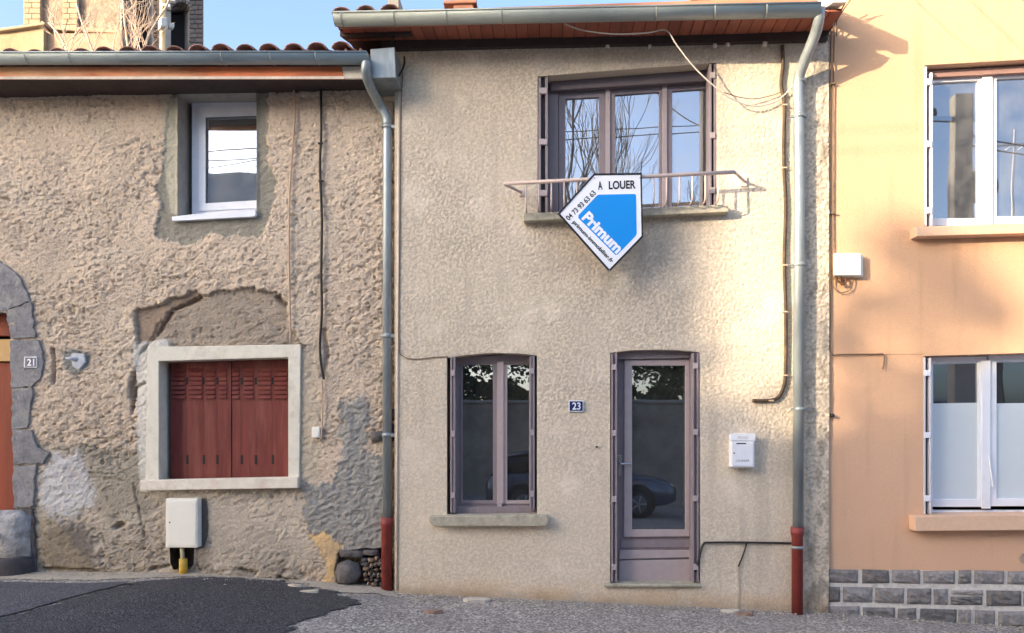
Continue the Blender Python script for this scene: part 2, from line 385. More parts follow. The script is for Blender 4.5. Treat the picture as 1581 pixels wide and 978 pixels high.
u_ = (wx*ca+wz*sa); v_ = (-wx*sa+wz*ca)
t5 = (fbm(u_/.16, v_/.075, 4, 31)*.5+.5)*9; fl_ = np.floor(t5); f1 = (fl_+sst(.72, .98, t5-fl_))/9-.5; f2 = fbm(u_/.05, v_/.03, 3, 32); f3 = fbm(X/.5, Z/.5, 3, 33)
pit = sst(.26, .40, fbm(X*17, Z*26, 3, 36)); grain = fbm(X/.022, Z/.022, 2, 37)
rough_amp = np.clip(.50+1.25*fbm(X*1.7, Z*1.7, 4, 34)+.25*sst(3.8, 2.4, Z), .14, 1.25)
fine = np.abs(fbm(u_/.045, v_/.028, 2, 38))
disp = rough_amp*(.052*f1+.010*f2+.014*fine-.026*pit+.006*grain)+.020*f3+.003*grain-.010*sst(.40, .5, fbm(X*30, Z*38, 2, 39))
base = np.array(C(203, 184, 163)); col = np.tile(base, (len(X), 1))
tone = 1+.16*fbm(X*2.2, Z*2.2, 4, 41)+.14*fbm(X*22, Z*30, 3, 42); col *= tone[:, None]
lt = sst(.05, .5, fbm(X*1.1, Z*1.6, 4, 43))[:, None]*.5; col = col*(1-lt)+np.array(C(206, 192, 172))*lt
dk = sst(.12, .5, fbm(X*19+3, Z*26, 3, 44))[:, None]*.55; col = col*(1-dk)+np.array(C(142, 124, 110))*dk
def blend(m, c, var=.1, seed=50, sc=6):
    global col
    t = 1+var*fbm(X*sc, Z*sc, 4, seed)
    col = col*(1-m)[:, None] + np.array(C(*c))[None]*(m*t)[:, None]
def relief(m, d): 
    global disp
    disp = disp*(1-m)+d*m
sm = .016*fbm(u_/.09, v_/.05, 4, 61)+.007*fbm(X*30, Z*30, 3, 62)
# lower, dirtier coat
m = mask([(55, 690), (130, 684), (190, 700), (228, 700), (228, 756), (470, 752), (468, 960), (-200, 960), (-200, 800), (50, 790)], .02, 1.6)
blend(m, (178, 166, 150), .3, 51); relief(m, .9*disp-.006)
m = mask([(310, 775), (470, 770), (480, 870), (330, 880)], .06, 1.5); blend(m*.7, (200, 186, 168), .16, 52); relief(m*.7, sm)
m = mask([(120, 690), (230, 690), (232, 800), (160, 800)], .08, 1.5); blend(m*.6, (150, 142, 126), .3, 53)
# grey infill over the shutter window
m = mask([(222, 562), (226, 520), (262, 478), (300, 458), (380, 445), (436, 455), (446, 500), (468, 536), (470, 566)], .008, .8)
blend(m, (162, 148, 132), .24, 54); relief(m, .6*disp-.036)
m = mask([(205, 480), (250, 468), (302, 448), (310, 462), (270, 480), (248, 512), (225, 530), (216, 600), (205, 640), (196, 600), (212, 560)], .01, .6)
blend(m*.8, (142, 122, 104), .3, 55); relief(m, disp*.5-.046)
m = mask([(446, 540), (472, 540), (492, 600), (496, 700), (486, 745), (446, 745)], .02, .7); blend(m, (190, 176, 156), .08, 56); relief(m, sm-.004)
# slate-grey cement at the right
m = mask([(525, 622), (548, 610), (566, 618), (574, 645), (556, 700), (602, 706), (602, 858), (505, 868), (474, 815), (468, 752), (512, 745), (528, 690)], .022, 1.7)
blend(m, (152, 149, 143), .24, 57); relief(m, sm*1.4+.010)
# white-blue plaster
m = mask([(58, 772), (66, 730), (86, 702), (118, 700), (138, 730), (150, 768), (110, 800), (70, 800)], .05, 1.8); blend(m*.9, (196, 193, 192), .14, 58); relief(m*.8, sm*1.2+.006)
# cement round the small upper window
m = mask([(262, 130), (254, 215), (250, 262), (240, 288), (248, 318), (240, 366), (288, 377), (322, 362), (404, 366), (414, 340), (428, 282), (412, 246), (414, 130)], .010, .75)
blend(m, (144, 139, 126), .24, 59); relief(m, sm*.7-.016)
m = mask([(250, 150), (274, 150), (274, 330), (262, 330), (254, 260)], .02, .5); blend(m*.8, (186, 180, 160), .08, 60)
# exposed tan patch and dark cement, rubble recess, hole by meter box
m = mask([(478, 828), (500, 820), (528, 842), (520, 866), (516, 902), (502, 904), (504, 872), (492, 850)], .006, .8); blend(m, (222, 188, 138), .1, 63); relief(m, sm*.5+.004)
m = mask([(70, 822), (100, 808), (132, 812), (142, 850), (150, 884), (76, 880)], .04, 1.4); blend(m, (122, 114, 106), .25, 64); relief(m, sm+.006)
m = mask([(522, 852), (604, 846), (604, 960), (520, 960), (518, 880)], .006, .4); blend(m, (84, 74, 66), .3, 65); relief(m, disp*.5-.07)
m = mask([(300, 772), (318, 770), (321, 820), (314, 846), (300, 850)], .006, .3); blend(m, (120, 112, 102), .2, 66); relief(m, disp*.4-.02)
m = mask([(60, 800), (70, 790), (150, 880), (-200, 900), (-200, 858), (40, 850)], .03, .8); blend(m*.6, (160, 146, 122), .2, 67)
# grey rim of the door arch and white wash round the shutter window
m = mask([(206, 530), (262, 524), (262, 760), (216, 760)], .02, .4); blend(m*.75, (214, 212, 204), .06, 68); relief(m*.8, sm)
m = mask([(95, 545), (112, 538), (140, 545), (136, 568), (118, 580), (100, 570)], .01, .4); blend(m, (148, 146, 138), .2, 69)
# cracks and holes
for line, w_, dep in [([(81, 540), (84, 565), (82, 592)], 3.5, .05), ([(216, 545), (240, 516), (262, 478), (284, 470), (304, 458)], 3, .03), ([(203, 640), (207, 600), (222, 592)], 3, .03),
                      ([(428, 460), (438, 468)], 6, .05), ([(501, 512), (505, 550), (499, 580)], 5, .035), ([(178, 815), (186, 811)], 5, .06),
                      ([(370, 880), (392, 886)], 4, .05), ([(430, 893), (455, 899)], 4, .05), ([(64, 878), (110, 880), (150, 882)], 3, .04), ([(0, 305), (12, 308)], 2.5, .03),
                      ([(230, 880), (262, 874)], 3, .05), ([(108, 478), (110, 486)], 3, .02), ([(205, 745), (212, 780), (222, 830)], 1.6, .02)]:
    d, _, _ = near(XZ(line, YL), X, Z, False); k = sst(w_/167*1.3, w_/167*.3, d+n_e*.3); disp -= dep*k
    col = col*(1-.35*k)[:, None]+np.array(C(88, 74, 62))[None]*(.35*k)[:, None]
gb = gz(X, 0*X)
dmp = np.clip(sst(.55, .05, Z-gb+.35*fbm(X*2.3, Z*2.3, 4, 81))*(.35+.9*fbm(X*5, Z*5, 4, 82)), 0, 1); col = col*(1-.6*dmp)[:, None]+np.array(C(112, 98, 84))[None]*(.6*dmp)[:, None]
gst = sst(.18, .5, fbm(X*1.4+7, Z*1.1, 5, 83))*.4; col = col*(1-gst)[:, None]+np.array(C(158, 148, 136))[None]*gst[:, None]
# fade relief at the openings and outer edge
hd = np.full(X.shape, 9.)
for h in (h_up, h_sh, h_nic): hd = np.minimum(hd, near(XZ(h, YL), X, Z)[0])
disp *= sst(0, .03, hd)
V = np.stack([X, YL-disp, Z], 1)
c0 = Vector(W(300, 500, YL)); V -= np.array(c0)
obj('wall', gridmesh('old_wall', V, Q, np.clip(col, .01, .9)), M_wallL, old, origin=c0)
mb = MB(); jamb(mb, h_up, YL, YL+.30)
obj('window_reveal', mb, M_jambL, old, recalc=False)
# niche under the meter box
mb = MB(); jamb(mb, h_nic, YL, YL+.16); mb.px(h_nic, YL+.16, YL+.18, YL); obj('pipe_niche', mb, mat('niche', C(70, 62, 56), .95, .3, 20), old, recalc=False)
# shell behind the wall
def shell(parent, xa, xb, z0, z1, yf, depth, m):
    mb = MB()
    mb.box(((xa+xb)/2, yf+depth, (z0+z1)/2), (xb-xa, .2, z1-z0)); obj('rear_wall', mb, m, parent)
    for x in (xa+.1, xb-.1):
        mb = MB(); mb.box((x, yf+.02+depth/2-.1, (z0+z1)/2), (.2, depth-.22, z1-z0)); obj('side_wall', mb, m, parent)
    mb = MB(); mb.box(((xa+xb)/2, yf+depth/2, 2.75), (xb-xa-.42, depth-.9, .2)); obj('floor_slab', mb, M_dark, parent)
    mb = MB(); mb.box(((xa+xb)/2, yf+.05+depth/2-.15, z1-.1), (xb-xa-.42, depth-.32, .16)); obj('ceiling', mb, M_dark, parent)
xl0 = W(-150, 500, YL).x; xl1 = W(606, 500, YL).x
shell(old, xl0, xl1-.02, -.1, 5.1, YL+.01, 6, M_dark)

# small upper window
up = obj('window', MB().ring([(296, 152), (420, 149), (420, 336), (296, 340)], [(315, 178), (404, 175), (404, 312), (315, 317)], YL+.20, YL+.27), M_whitep, old, .004)
obj('glazing_bead', MB().ring([(306, 166), (412, 163), (412, 321), (306, 326)], [(317, 181), (402, 178), (402, 309), (317, 314)], YL+.185, YL+.199), M_whitep, up, .003)
obj('pane', MB().px([(314, 177), (405, 174), (405, 313), (314, 318)], YL+.225, YL+.235), G_sky, up)
obj('vent_grille', MB().rect(338, 169, 374, 172, YL+.190, YL+.199), M_cream, up)
obj('sill', MB().px([(267, 336), (294, 333), (396, 325), (397, 333), (394, 336), (268, 343)], YL-.03, YL+.21, YL), M_whitep, up, .004)
mb = MB(); p = W(317, 178, YL+.24); q = W(404, 191, YL+.24)
obj('blind_box', MB().px([(312, 174), (408, 171), (408, 186), (312, 191)], YL+.28, YL+.36), M_whitep, up)

# shutter window
sr = obj('window_surround', MB().ring([(228, 536), (464, 532), (462, 748), (224, 750)], h_sh, YL-.022, YL+.012), M_surround, old, .006)
obj('reveal', jamb(MB(), h_sh, YL-.004, YL+.24), M_surround, sr, recalc=False)
obj('sill', MB().px([(216, 742), (460, 737), (460, 754), (218, 758)], YL-.075, YL+.08, YL-.07), mat('white_sill', C(226, 216, 200), .85, .1, 14, bump=.004, bscale=50, dirt=C(196, 170, 150), dirt_amt=.6), sr, .008)
YS = YL+.15
for (xa, xb, cols) in ((263.5, 357, ((265, 286), (292, 312), (317, 332), (339, 350))), (358.5, 452, ((359, 369), (377, 391), (399, 418), (424, 443)))):
    ya = 556; yb = 741
    sh = obj('shutter', MB().rect(xa, ya, xb, yb, YS+.012, YS+.035), M_shut, old, .002)
    edges = [xa]+[(cols[i][1]+cols[i+1][0])/2 for i in range(3)]+[xb]
    for i in range(4):
        obj('plank', MB().rect(edges[i]+.08, 556, edges[i+1]-.08, 740, YS, YS+.0115), M_shut, sh, .001)
    sl_me = None
    for (a, b) in cols:
        for r in range(7):
            yy = 569+r*7.0
            mb = MB(); p0 = W(a, yy, YS); p1 = W(b, yy+4.6, YS)
            mb.add([(p0.x, YS-.002, p0.z), (p1.x, YS-.002, p0.z), (p1.x, YS-.02, p1.z), (p0.x, YS-.02, p1.z), (p0.x, YS-.001, p1.z+.001), (p1.x, YS-.001, p1.z+.001)],
                   [[0, 1, 2, 3], [3, 2, 5, 4], [0, 3, 4], [1, 5, 2]])
            obj('slat', mb, M_shut, sh)
    for i in range(3):
        for (y_, h_) in ((583, 11), (703, 14)):
            obj('slot', MB().rect(edges[i+1]-1.7, y_, edges[i+1]+1.7, y_+h_, YS-.004, YS-.0005), M_dark, sh)
obj('shutter_rail', MB().rect(263, 738.5, 449, 743, YS-.02, YS-.006), mat('dark_red', C(92, 36, 34), .6), old, .002)

# arched door on the left edge
dr = obj('door', MB().px([(-120, 560), (24, 560), (28, 803), (28, 900), (-120, 900)], YL+.2, YL+.25), M_door_old, old)
for k in range(5):
    xa = -120+k*29; obj('plank', MB().px([(xa+1, 569), (xa+28, 569), (xa+29, 895), (xa+1, 895)], YL+.175, YL+.199, YL+.2), M_door_old, dr, .004)
obj('transom', MB().rect(-120, 524, 20, 558, YL+.16, YL+.26), M_cream_wood, dr, .004)
obj('transom_board', MB().rect(-120, 484, 18, 519, YL+.17, YL+.26), M_door_old, dr, .004)
stones = [[(-40, 410), (0, 402), (30, 425), (50, 466), (22, 476), (10, 481), (-40, 481)], [(11, 481), (50, 467), (56, 522), (18, 524)], [(17, 526), (62, 526), (70, 560), (64, 588), (50, 597), (19, 599)],
          [(20, 600), (52, 599), (48, 630), (44, 662), (20, 662)], [(21, 664), (50, 664), (60, 690), (78, 700), (68, 716), (22, 717)], [(22, 719), (58, 718), (54, 760), (54, 782), (23, 784)]]
def ragged(pts, amp, seed, step=7):
    rg = random.Random(seed); out = []
    for i in range(len(pts)):
        (x0, y0), (x1, y1) = pts[i], pts[(i+1) % len(pts)]; n = max(1, int(math.hypot(x1-x0, y1-y0)/step))
        for k in range(n): out.append((x0+(x1-x0)*k/n+(rg.uniform(-amp, amp) if k or amp > 2 else rg.uniform(-.5, .5)), y0+(y1-y0)*k/n+rg.uniform(-amp, amp)*.6))
    return out
for i, s_ in enumerate(stones):
    o = obj('stone', MB().px(ragged(s_, 1.8, i), YL-.026+.004*(i % 2), YL+.19, YL), mat('door_basalt%d' % (i > 2), C(132, 130, 132) if i < 4 else C(88, 86, 92), .9, .3, 16, bump=.014, bscale=45, dirt=C(164, 160, 154), dirt_amt=.7), old, .006)
obj('stone', MB().px(ragged([(24, 786), (52, 786), (60, 900), (24, 900)], 2, 9), YL-.02, YL+.15, YL), M_basalt, old, .012)
# rubble at the foot of the wall
rng = random.Random(3)
def rock(cx, cy, rx, ry, Y, depth, seed, n=10, name='stone', m=None, par=None, flat=2.6):
    rg = random.Random(seed); c = W(cx, cy, Y); mb = MB(); sx, sy = rx/167, ry/167; v = []; rows = 6
    for i in range(rows+1):
        th = math.pi*i/rows
        for k in range(n):
            a = 2*math.pi*k/n; e = 1+rg.uniform(-.2, .2)
            ca_, sa_ = math.cos(a), math.sin(a); pw = .42
            x = math.copysign(abs(ca_)**pw, ca_); z = math.copysign(abs(sa_)**pw, sa_); t = math.sin(th)**.6
            v.append((c.x+sx*x*t*e, Y+depth*math.cos(th)*-1*(1+rg.uniform(-.1, .1)), c.z+sy*z*t*e))
    f = [[i*n+k, i*n+(k+1) % n, (i+1)*n+(k+1) % n, (i+1)*n+k] for i in range(rows) for k in range(n)]
    mb.add(v, f, True)
    return obj(name, mb, m or M_basalt, par)
rub = [(538, 885, 19, 19), (543, 855, 20, 7), (574, 853, 13, 5), (604, 640, 7, 9), (604, 668, 7, 14), (583, 674, 11, 8)]
rg = random.Random(21)
for r_ in range(6):
    x = 561.0+rg.uniform(-3, 2)
    while x < 601:
        w_ = rg.uniform(4.5, 12); rub.append((x+w_/2, 864+r_*7.6+rg.uniform(-2, 2), w_*.56, rg.uniform(2.6, 4.8))); x += w_+rg.uniform(-.5, 1.5)
rub += [(526, 902, 9, 4), (514, 905, 6, 3), (552, 905, 8, 4)]
for i, (cx, cy, rx, ry) in enumerate(rub):
    rock(cx, cy, rx, ry, (YL+.01+rg.uniform(-.02, .03)) if cy > 800 else YL, .09 if i == 0 else .05, i+200, n=8, par=old, m=M_basalt if i < 6 or i % 3 == 0 else mat('rubble', C(132, 114, 98), .95, .4, 18, bump=.02, bscale=25, rnd=.4, dirt=C(90, 80, 72), dirt_amt=.6))

# eave: fascia, soffit, gutter, downpipe, roof
YF = -.26
obj('fascia', MB().px([(-150, 103), (527, 103), (531, 121), (-150, 121.5)], YF, YF+.03), M_fascia_l, old, .003)
obj('fascia_batten', MB().px([(-150, 118.5), (531, 118), (531, 122), (-150, 122.5)], YF-.008, YF-.0005), M_fascia_w, old, .002)
obj('fascia_end', MB().px([(527.5, 103), (571, 103), (571, 121), (531.5, 121)], YF+.001, YF+.03), M_fascia_w, old, .003)
z_f = W(300, 120, YF).z
mb = MB(); xa, xb = W(-150, 100, YF).x, W(571, 100, YF).x
mb.box(((xa+xb)/2, (YF+.031+YL+.3)/2, z_f+.03), (xb-xa, YL+.3-YF-.031, .02)); obj('soffit', mb, M_darkwood, old)
def gutter(parent, p0, p1, r, m, seams, y):
    p0, p1 = Vector(p0), Vector(p1); mb = MB(); n = 14; v = []
    for p in (p0, p1):
        for rr in (r, r-.004):
            for k in range(n+1):
                a = math.pi*k/n; v.append((p.x, p.y-rr*math.cos(a), p.z-rr*math.sin(a)*1.1))
    s = n+1; f = []
    for k in range(n):
        f += [[k, k+1, 2*s+k+1, 2*s+k], [s+k, 3*s+k, 3*s+k+1, s+k+1], [k, s+k, s+k+1, k+1], [2*s+k, 2*s+k+1, 3*s+k+1, 3*s+k]]
    f += [[0, 2*s, 3*s, s], [n, s+n, 3*s+n, 2*s+n]]
    mb.add(v, f, True); g = obj('gutter', mb, m, parent)
    obj('bead', MB().tube([(p.x, p.y-r, p.z) for p in (p0, p1)], .009, 8), m, g)
    for p in (p0, p1):
        obj('stop_end', MB().prism([(p.x-.004, p.y-r*.97*math.cos(math.pi*k/n), p.z-r*1.06*math.sin(math.pi*k/n)) for k in range(n+1)], [(p.x+.004, p.y-r*.97*math.cos(math.pi*k/n), p.z-r*1.06*math.sin(math.pi*k/n)) for k in range(n+1)]), m, g)
    for sx in seams:
        t = (W(sx, y, p0.y).x-p0.x)/(p1.x-p0.x); p = p0.lerp(p1, t); lean = .018
        mb = MB(); v = []
        for dx in (-.006, .006):
            for k in range(n+1):
                a = math.pi*k/n; v.append((p.x+dx+lean*k/n, p.y-(r+.004)*math.cos(a), p.z-(r+.004)*math.sin(a)*1.1))
        mb.add(v, [[k, k+1, s+k+1, s+k] for k in range(n)], True); obj('seam', mb, m, g)
    return g
gy = YF-.09
pa, pb = W(-150, 81, gy-.07), W(566, 80, gy-.07)
gutter(old, (pa.x, gy, pa.z), (pb.x, gy, pb.z), .07, M_zinc2, (45, 112, 186, 258, 345, 420, 490), 90)
YP = YL-.075
dp = obj('downpipe', MB().tube(smooth([(W(566, 95, gy).x, gy, W(566, 95, gy).z), W(565, 112, gy+.02), W(571, 132, gy+.13), W(585, 160, YP-.05), W(596, 180, YP), W(598, 200, YP)], 7)+[W(598, 300, YP), W(598, 803, YP)], .044, 18), M_zinc, old)
for yy in (196, 519, 672): 
    obj('collar', MB().tube([W(598, yy-3.5, YP), W(598, yy+3.5, YP)], .051, 18), M_zinc, dp)
    obj('bracket_screw', MB().box(W(606, yy, YP-.02)+Vector((.008, 0, 0)), (.035, .02, .03)), M_zinc, dp, .003)
rp_ = obj('pipe_shoe', MB().tube([W(597, 799, YP), W(597, 812, YP), W(597, 813, YP), W(597, 921, YP)], [.056, .056, .050, .050], 18), M_redpipe, old)
obj('flashing_box', MB().px([(572, 76), (609, 73), (611, 120), (572, 121)], YF-.02, YL-.01), M_zinc, old, .004)

def tile_mesh(L_, r0, r1, up=True):
    n = 8; v = []
    for (y, r) in ((0, r0), (L_, r1)):
        for rr in (r, r-.014):
            for k in range(n+1):
                a = math.pi*k/n; z = rr*math.sin(a)*.66
                v.append((rr*math.cos(a), y, z if up else -z))
    s = n+1; f = []
    for k in range(n): f += [[k, k+1, 2*s+k+1, 2*s+k], [s+k, 3*s+k, 3*s+k+1, s+k+1], [k, s+k, s+k+1, k+1], [2*s+k, 2*s+k+1, 3*s+k+1, 3*s+k]]
    f += [[0, 2*s, 3*s, s], [n, s+n, 3*s+n, 2*s+n]]
    me = bpy.data.meshes.new('tile'); me.from_pydata(v, [], f); me.polygons.foreach_set('use_smooth', [True]*len(f)); me.materials.append(M_tile)
    return me
T_cov = tile_mesh(.46, .088, .070, True); T_ch = tile_mesh(.46, .075, .092, False)
def tile_roof(parent, x0, x1, pitch, y0, z0f, rows, slope, depth, name='roof'):
    sl_ = math.tan(slope); mb = MB()
    za, zb = z0f(x0), z0f(x1)
    v = []
    for dz in (-.05, -.13):
        v += [(x0, y0+.16, za+.045+dz), (x1, y0+.16, zb+.045+dz), (x1, y0+depth, zb+depth*sl_+dz), (x0, y0+depth, za+depth*sl_+dz)]
    mb.add(v, [[0, 1, 2, 3], [7, 6, 5, 4], [0, 4, 5, 1], [1, 5, 6, 2], [2, 6, 7, 3], [3, 7, 4, 0]])
    rf = obj(name, mb, M_darkwood, parent)
    n = int((x1-x0)/pitch)+1; rg = random.Random(5)
    for r in range(rows):
        for i in range(n):
            x = x0+pitch*(i+.25)
            if x > x1-.02: continue
            for (me, dx, dz) in ((T_cov, 0, .012), (T_ch, pitch/2, .02)):
                if x+dx > x1: continue
                o = bpy.data.objects.new('tile', me); COL.objects.link(o); o.parent = rf
                yy = r*.36*math.cos(slope); zt = z0f(x)+yy*sl_+dz+(.018 if me is T_cov else .0)
                o.location = Vector((x+dx+rg.uniform(-.006, .006), y0+yy+rg.uniform(-.015, .012), zt+rg.uniform(-.004, .004)))-wl(rf)
                o.rotation_euler = (slope-(.05 if me is T_cov else .03), rg.uniform(-.03, .03), rg.uniform(-.03, .03)); WL[o.name] = o.location+wl(rf)
    return rf
zl = W(300, 81, gy).z
lp = W(0, 75, -.2); lq = W(430, 75, -.2); pitch_l = (lq.x-lp.x)/12.1
tile_roof(old, W(-150, 75, -.2).x, W(568, 75, -.2).x, pitch_l, gy+.01, lambda x: zl-.018, 4, R(17), 5.0)

# ------------------------------------------------------------------ middle house
mid = thing('rental_house', 'narrow beige roughcast house with mauve-grey window, glazed door and jutting eave', 'house', W(940, 935, YM))
m_up = [(830, 118), (960, 108), (1106, 97), (1106, 324), (830, 337)]
m_lo = [(690, 553), (722, 548), (760, 545), (800, 546), (829, 549), (829, 795), (690, 795)]
m_dr = [(942, 545), (975, 541), (1010, 540), (1050, 541), (1080, 544), (1081, 905), (942, 905)]
wall_poly = XZ([(612, 74), (1279, 56), (1280, 500), (1279, 1010), (611, 1010)], YM)
X, Z, Q = mgrid(wall_poly, [XZ(h, YM) for h in (m_up, m_lo, m_dr)], .0095)
wx = X+.022*fbm(X*14, Z*14, 2, 121); wz = Z+.022*fbm(X*14, Z*14, 2, 122)
n1 = perlin(wx/.024, wz/.024, 131); n2 = fbm(X/.02, Z/.02, 2, 132)
plate = sst(-.22, .16, n1+.35*n2)
area = np.clip(.85+.6*fbm(X*1.6, Z*1.6, 3, 133), .35, 1.25)*(.55+.45*sst(.9, 2.0, Z))
pier = sst(W(1240, 500).x-.02, W(1248, 500).x, X)
disp = area*(.0034*plate+.0040*n2)+.008*fbm(X*1.2, Z*1.2, 2, 134)+pier*(.010*np.abs(perlin(wx/.05, wz/.05, 135))+.004*n2)
low = sst(W(700, 860).z+.25, W(700, 900).z, Z)
col = np.tile(np.array(C(219, 204, 183)), (len(X), 1))*(1+.05*fbm(X*1.5, Z*1.5, 4, 141))[:, None]
groove = (1-plate)*area
grit = sst(.0, .5, perlin(X/.013, Z/.013, 142))
worm = sst(-.18, .28, perlin(wx/.026+9, wz/.026, 150)+.5*n2); g2 = fbm(X/.013, Z/.013, 2, 151)
col = col*(1-.26*(1-worm)*area-.08*grit+.14*g2)[:, None]
def blend2(m, c): 
    global col
    col = col*(1-m)[:, None]+np.array(C(*c))[None]*m[:, None]
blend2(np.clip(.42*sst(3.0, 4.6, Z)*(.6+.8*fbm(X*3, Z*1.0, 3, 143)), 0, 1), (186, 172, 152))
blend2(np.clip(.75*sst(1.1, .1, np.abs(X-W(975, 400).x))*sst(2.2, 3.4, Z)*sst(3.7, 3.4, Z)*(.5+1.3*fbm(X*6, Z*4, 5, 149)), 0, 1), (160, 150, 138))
blend2(np.clip(.4*sst(.08, .5, fbm(X*5.5, Z*.55, 4, 152)), 0, 1), (176, 164, 148))
blend2(np.clip(.6*sst(.15, .5, fbm(X*2.1, Z*2.1, 5, 153)), 0, 1), (228, 214, 196))
gb = gz(X, 0*X)
blend2(np.clip(.75*sst(.22, .0, Z-gb+.08*fbm(X*4, Z*4, 3, 144))*(.55+.9*fbm(X*2.2, Z*5, 3, 145)), 0, 1), (196, 158, 116))
blend2(np.clip(.5*sst(.1, .0, Z-gb+.05*fbm(X*9, Z*9, 3, 146)), 0, 1), (150, 136, 118))
blend2(pier*.55*sst(-.1, .35, fbm(X*9, Z*5, 4, 147)+.25*sst(.9, .3, Z)-.1), (112, 104, 92))
blend2(pier*.4*sst(.05, .4, perlin(wx/.03, wz/.03, 148)), (120, 106, 88))
d, _, _ = near(XZ([(1140, 873), (1141, 905), (1139, 945)], YM), X, Z, False); k = sst(.022, .008, d+.004*n2); disp += .006*k; blend2(.45*k, (150, 140, 126))
# dirt where water runs from the sill ends
hd = np.full(X.shape, 9.)
for h in (m_up, m_lo, m_dr): hd = np.minimum(hd, near(XZ(h, YM), X, Z)[0])
bandm = sst(.075, .055, hd)*sst(.0, .01, hd)
disp *= sst(0, .035, hd)
edge = np.minimum(X-W(612, 500).x, 9); disp *= sst(0, .05, edge)
V = np.stack([X, YM-disp, Z], 1); c0 = Vector(W(940, 500, YM)); V -= np.array(c0)
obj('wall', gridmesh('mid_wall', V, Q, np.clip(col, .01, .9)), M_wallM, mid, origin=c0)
for h in (m_up, m_lo, m_dr): obj('reveal', jamb(MB(), h, YM, YM+.26), M_jambM, mid, recalc=False)
xm0, xm1 = W(612, 500).x, W(1279, 500).x
obj('corner_return', MB().box((xm0-.004, .09, 2.6), (.03, .16, 5.4)), M_jambM, mid)
obj('corner_bead', MB().tube([W(616, 112, -.004), W(614, 545, -.004), W(613, 912, -.004)], .012, 8), mat('bead_paint', C(206, 190, 172), .8), mid)
shell(mid, xm0+.03, xm1-.02, -.4, 5.25, .01, 6, M_dark)

def sash_window(parent, outer, panes, y0, th, frame_m, glass, gl_light=None):
    w = obj('window', MB().ring(outer, [(outer[0][0]+4, outer[0][1]+4), (outer[1][0]-4, outer[1][1]+4), (outer[2][0]-4, outer[2][1]-4), (outer[3][0]+4, outer[3][1]-4)], y0-.015, y0+th), frame_m, parent, .003)
    return w
# upper window, three sashes
YW = .21
uw = obj('window', MB().ring([(846, 122), (1112, 105), (1112, 345), (846, 352)], [(862, 141), (1099, 124), (1099, 336), (862, 346)], YW-.02, YW+.05), M_mauve, mid, .004)
for (a, b, ta, tb, ia, ib, it0, it1) in ((862.5, 936, 141, 136, 873, 925, 153, 150), (941, 1024, 135.5, 129, 950, 1018, 147, 142), (1029, 1098.5, 129, 124, 1038, 1094, 141, 137)):
    sa_ = obj('sash', MB().ring([(a, ta), (b, tb), (b, 338), (a, 342)], [(ia, it0), (ib, it1), (ib, 326), (ia, 328)], YW, YW+.045), M_mauve, uw, .004)
    obj('pane', MB().px([(ia-1, it0-1), (ib+1, it1-1), (ib+1, 327), (ia-1, 329)], YW+.022, YW+.030, YW), G_sky, uw)
for a, b, t in ((936.4, 940.6, 133), (1024.4, 1028.6, 127)):
    obj('mullion', MB().rect(a-1.5, t, b+1.5, 340, YW-.02, YW-.001), M_mauve_l, uw, .003)
obj('roller_box', MB().px([(850, 123), (1108, 106), (1108, 124), (850, 140)], YW-.08, YW-.025), mat('mauve_dark', C(104, 92, 94), .6), mid, .006)
obj('sill', MB().px([(808, 330), (1124, 316), (1125, 328), (809, 342)], -.11, .2, -.10), M_sill, mid, .008)
def folded_shutter(parent, x0, x1, y0, y1, hinges, ya=-.004, yb=.16, m=M_mauve, hm=None, n=2, hw=None):
    w = 4.2 if x1-x0 > 12 else 3.2
    sh = obj('shutter', MB().px([(x0, y0[0]), (x0+w, y0[0]), (x0+w, y1), (x0, y1)], ya, yb), m, parent, .002)
    obj('leaf', MB().px([(x1-w, y0[1]), (x1, y0[1]), (x1, y1), (x1-w, y1)], ya+.004, yb), m, sh, .002)
    if n > 2: obj('leaf', MB().px([((x0+x1)/2-.9, y0[1]), ((x0+x1)/2+.9, y0[1]), ((x0+x1)/2+.9, y1), ((x0+x1)/2-.9, y1)], ya+.02, yb), m, sh, .002)
    obj('gap_shade', MB().px([(x0+w+.3, y0[1]+1), (x1-w-.3, y0[1]+1), (x1-w-.3, y1), (x0+w+.3, y1)], ya+.05, yb), M_signk, sh)  # black strip standing in for the shade between the folded leaves
    for h in hinges:
        obj('hinge', MB().rect(x0+1.5, h-4.5, x1-1, h+4.5, ya-.008, ya+.03), hm or M_mauve_l, sh, .002)
    return sh
folded_shutter(mid, 831, 846, (120, 119), 332, (140, 219, 298))
folded_shutter(mid, 1095.5, 1105.5, (99, 98.5), 324, (116, 209, 294))
# railing
ra, rb = W(778, 284, -.23), W(1134, 266, -.23)
rl = obj('railing', MB().tube([ra, ra.lerp(rb, .5), rb], .0175, 14), M_rail, mid)
obj('rail_return', MB().tube([ra, W(806, 298, -.004)], .012, 10), M_rail, rl)
obj('rail_return', MB().tube([rb, W(1150, 281, -.004)], .012, 10), M_rail, rl)
obj('wall_bracket', MB().box(W(1148, 281, -.012), (.06, .02, .09)), M_rail, rl, .003)
obj('wall_bracket', MB().box(W(806, 298, -.012), (.05, .02, .06)), M_rail, rl, .003)
for k in range(18):
    t = (k+.75)/18; p = ra.lerp(rb, t)
    if k in (0, 17): b = W(778+(1134-778)*t, 336-17*t, -.10)
    zb_ = W(808+316*(p.x-W(808, 330, -.1).x)/(W(1124, 316, -.1).x-W(808, 330, -.1).x), 330-14*t, -.1).z
    if p.x < W(812, 330, -.1).x or p.x > W(1121, 330, -.1).x: 
        continue
    obj('bar', MB().tube([p, (p.x, -.23, zb_+.03), (p.x, -.2, zb_+.005), (p.x, -.06, zb_+.008)], .0075, 8), M_rail, rl)

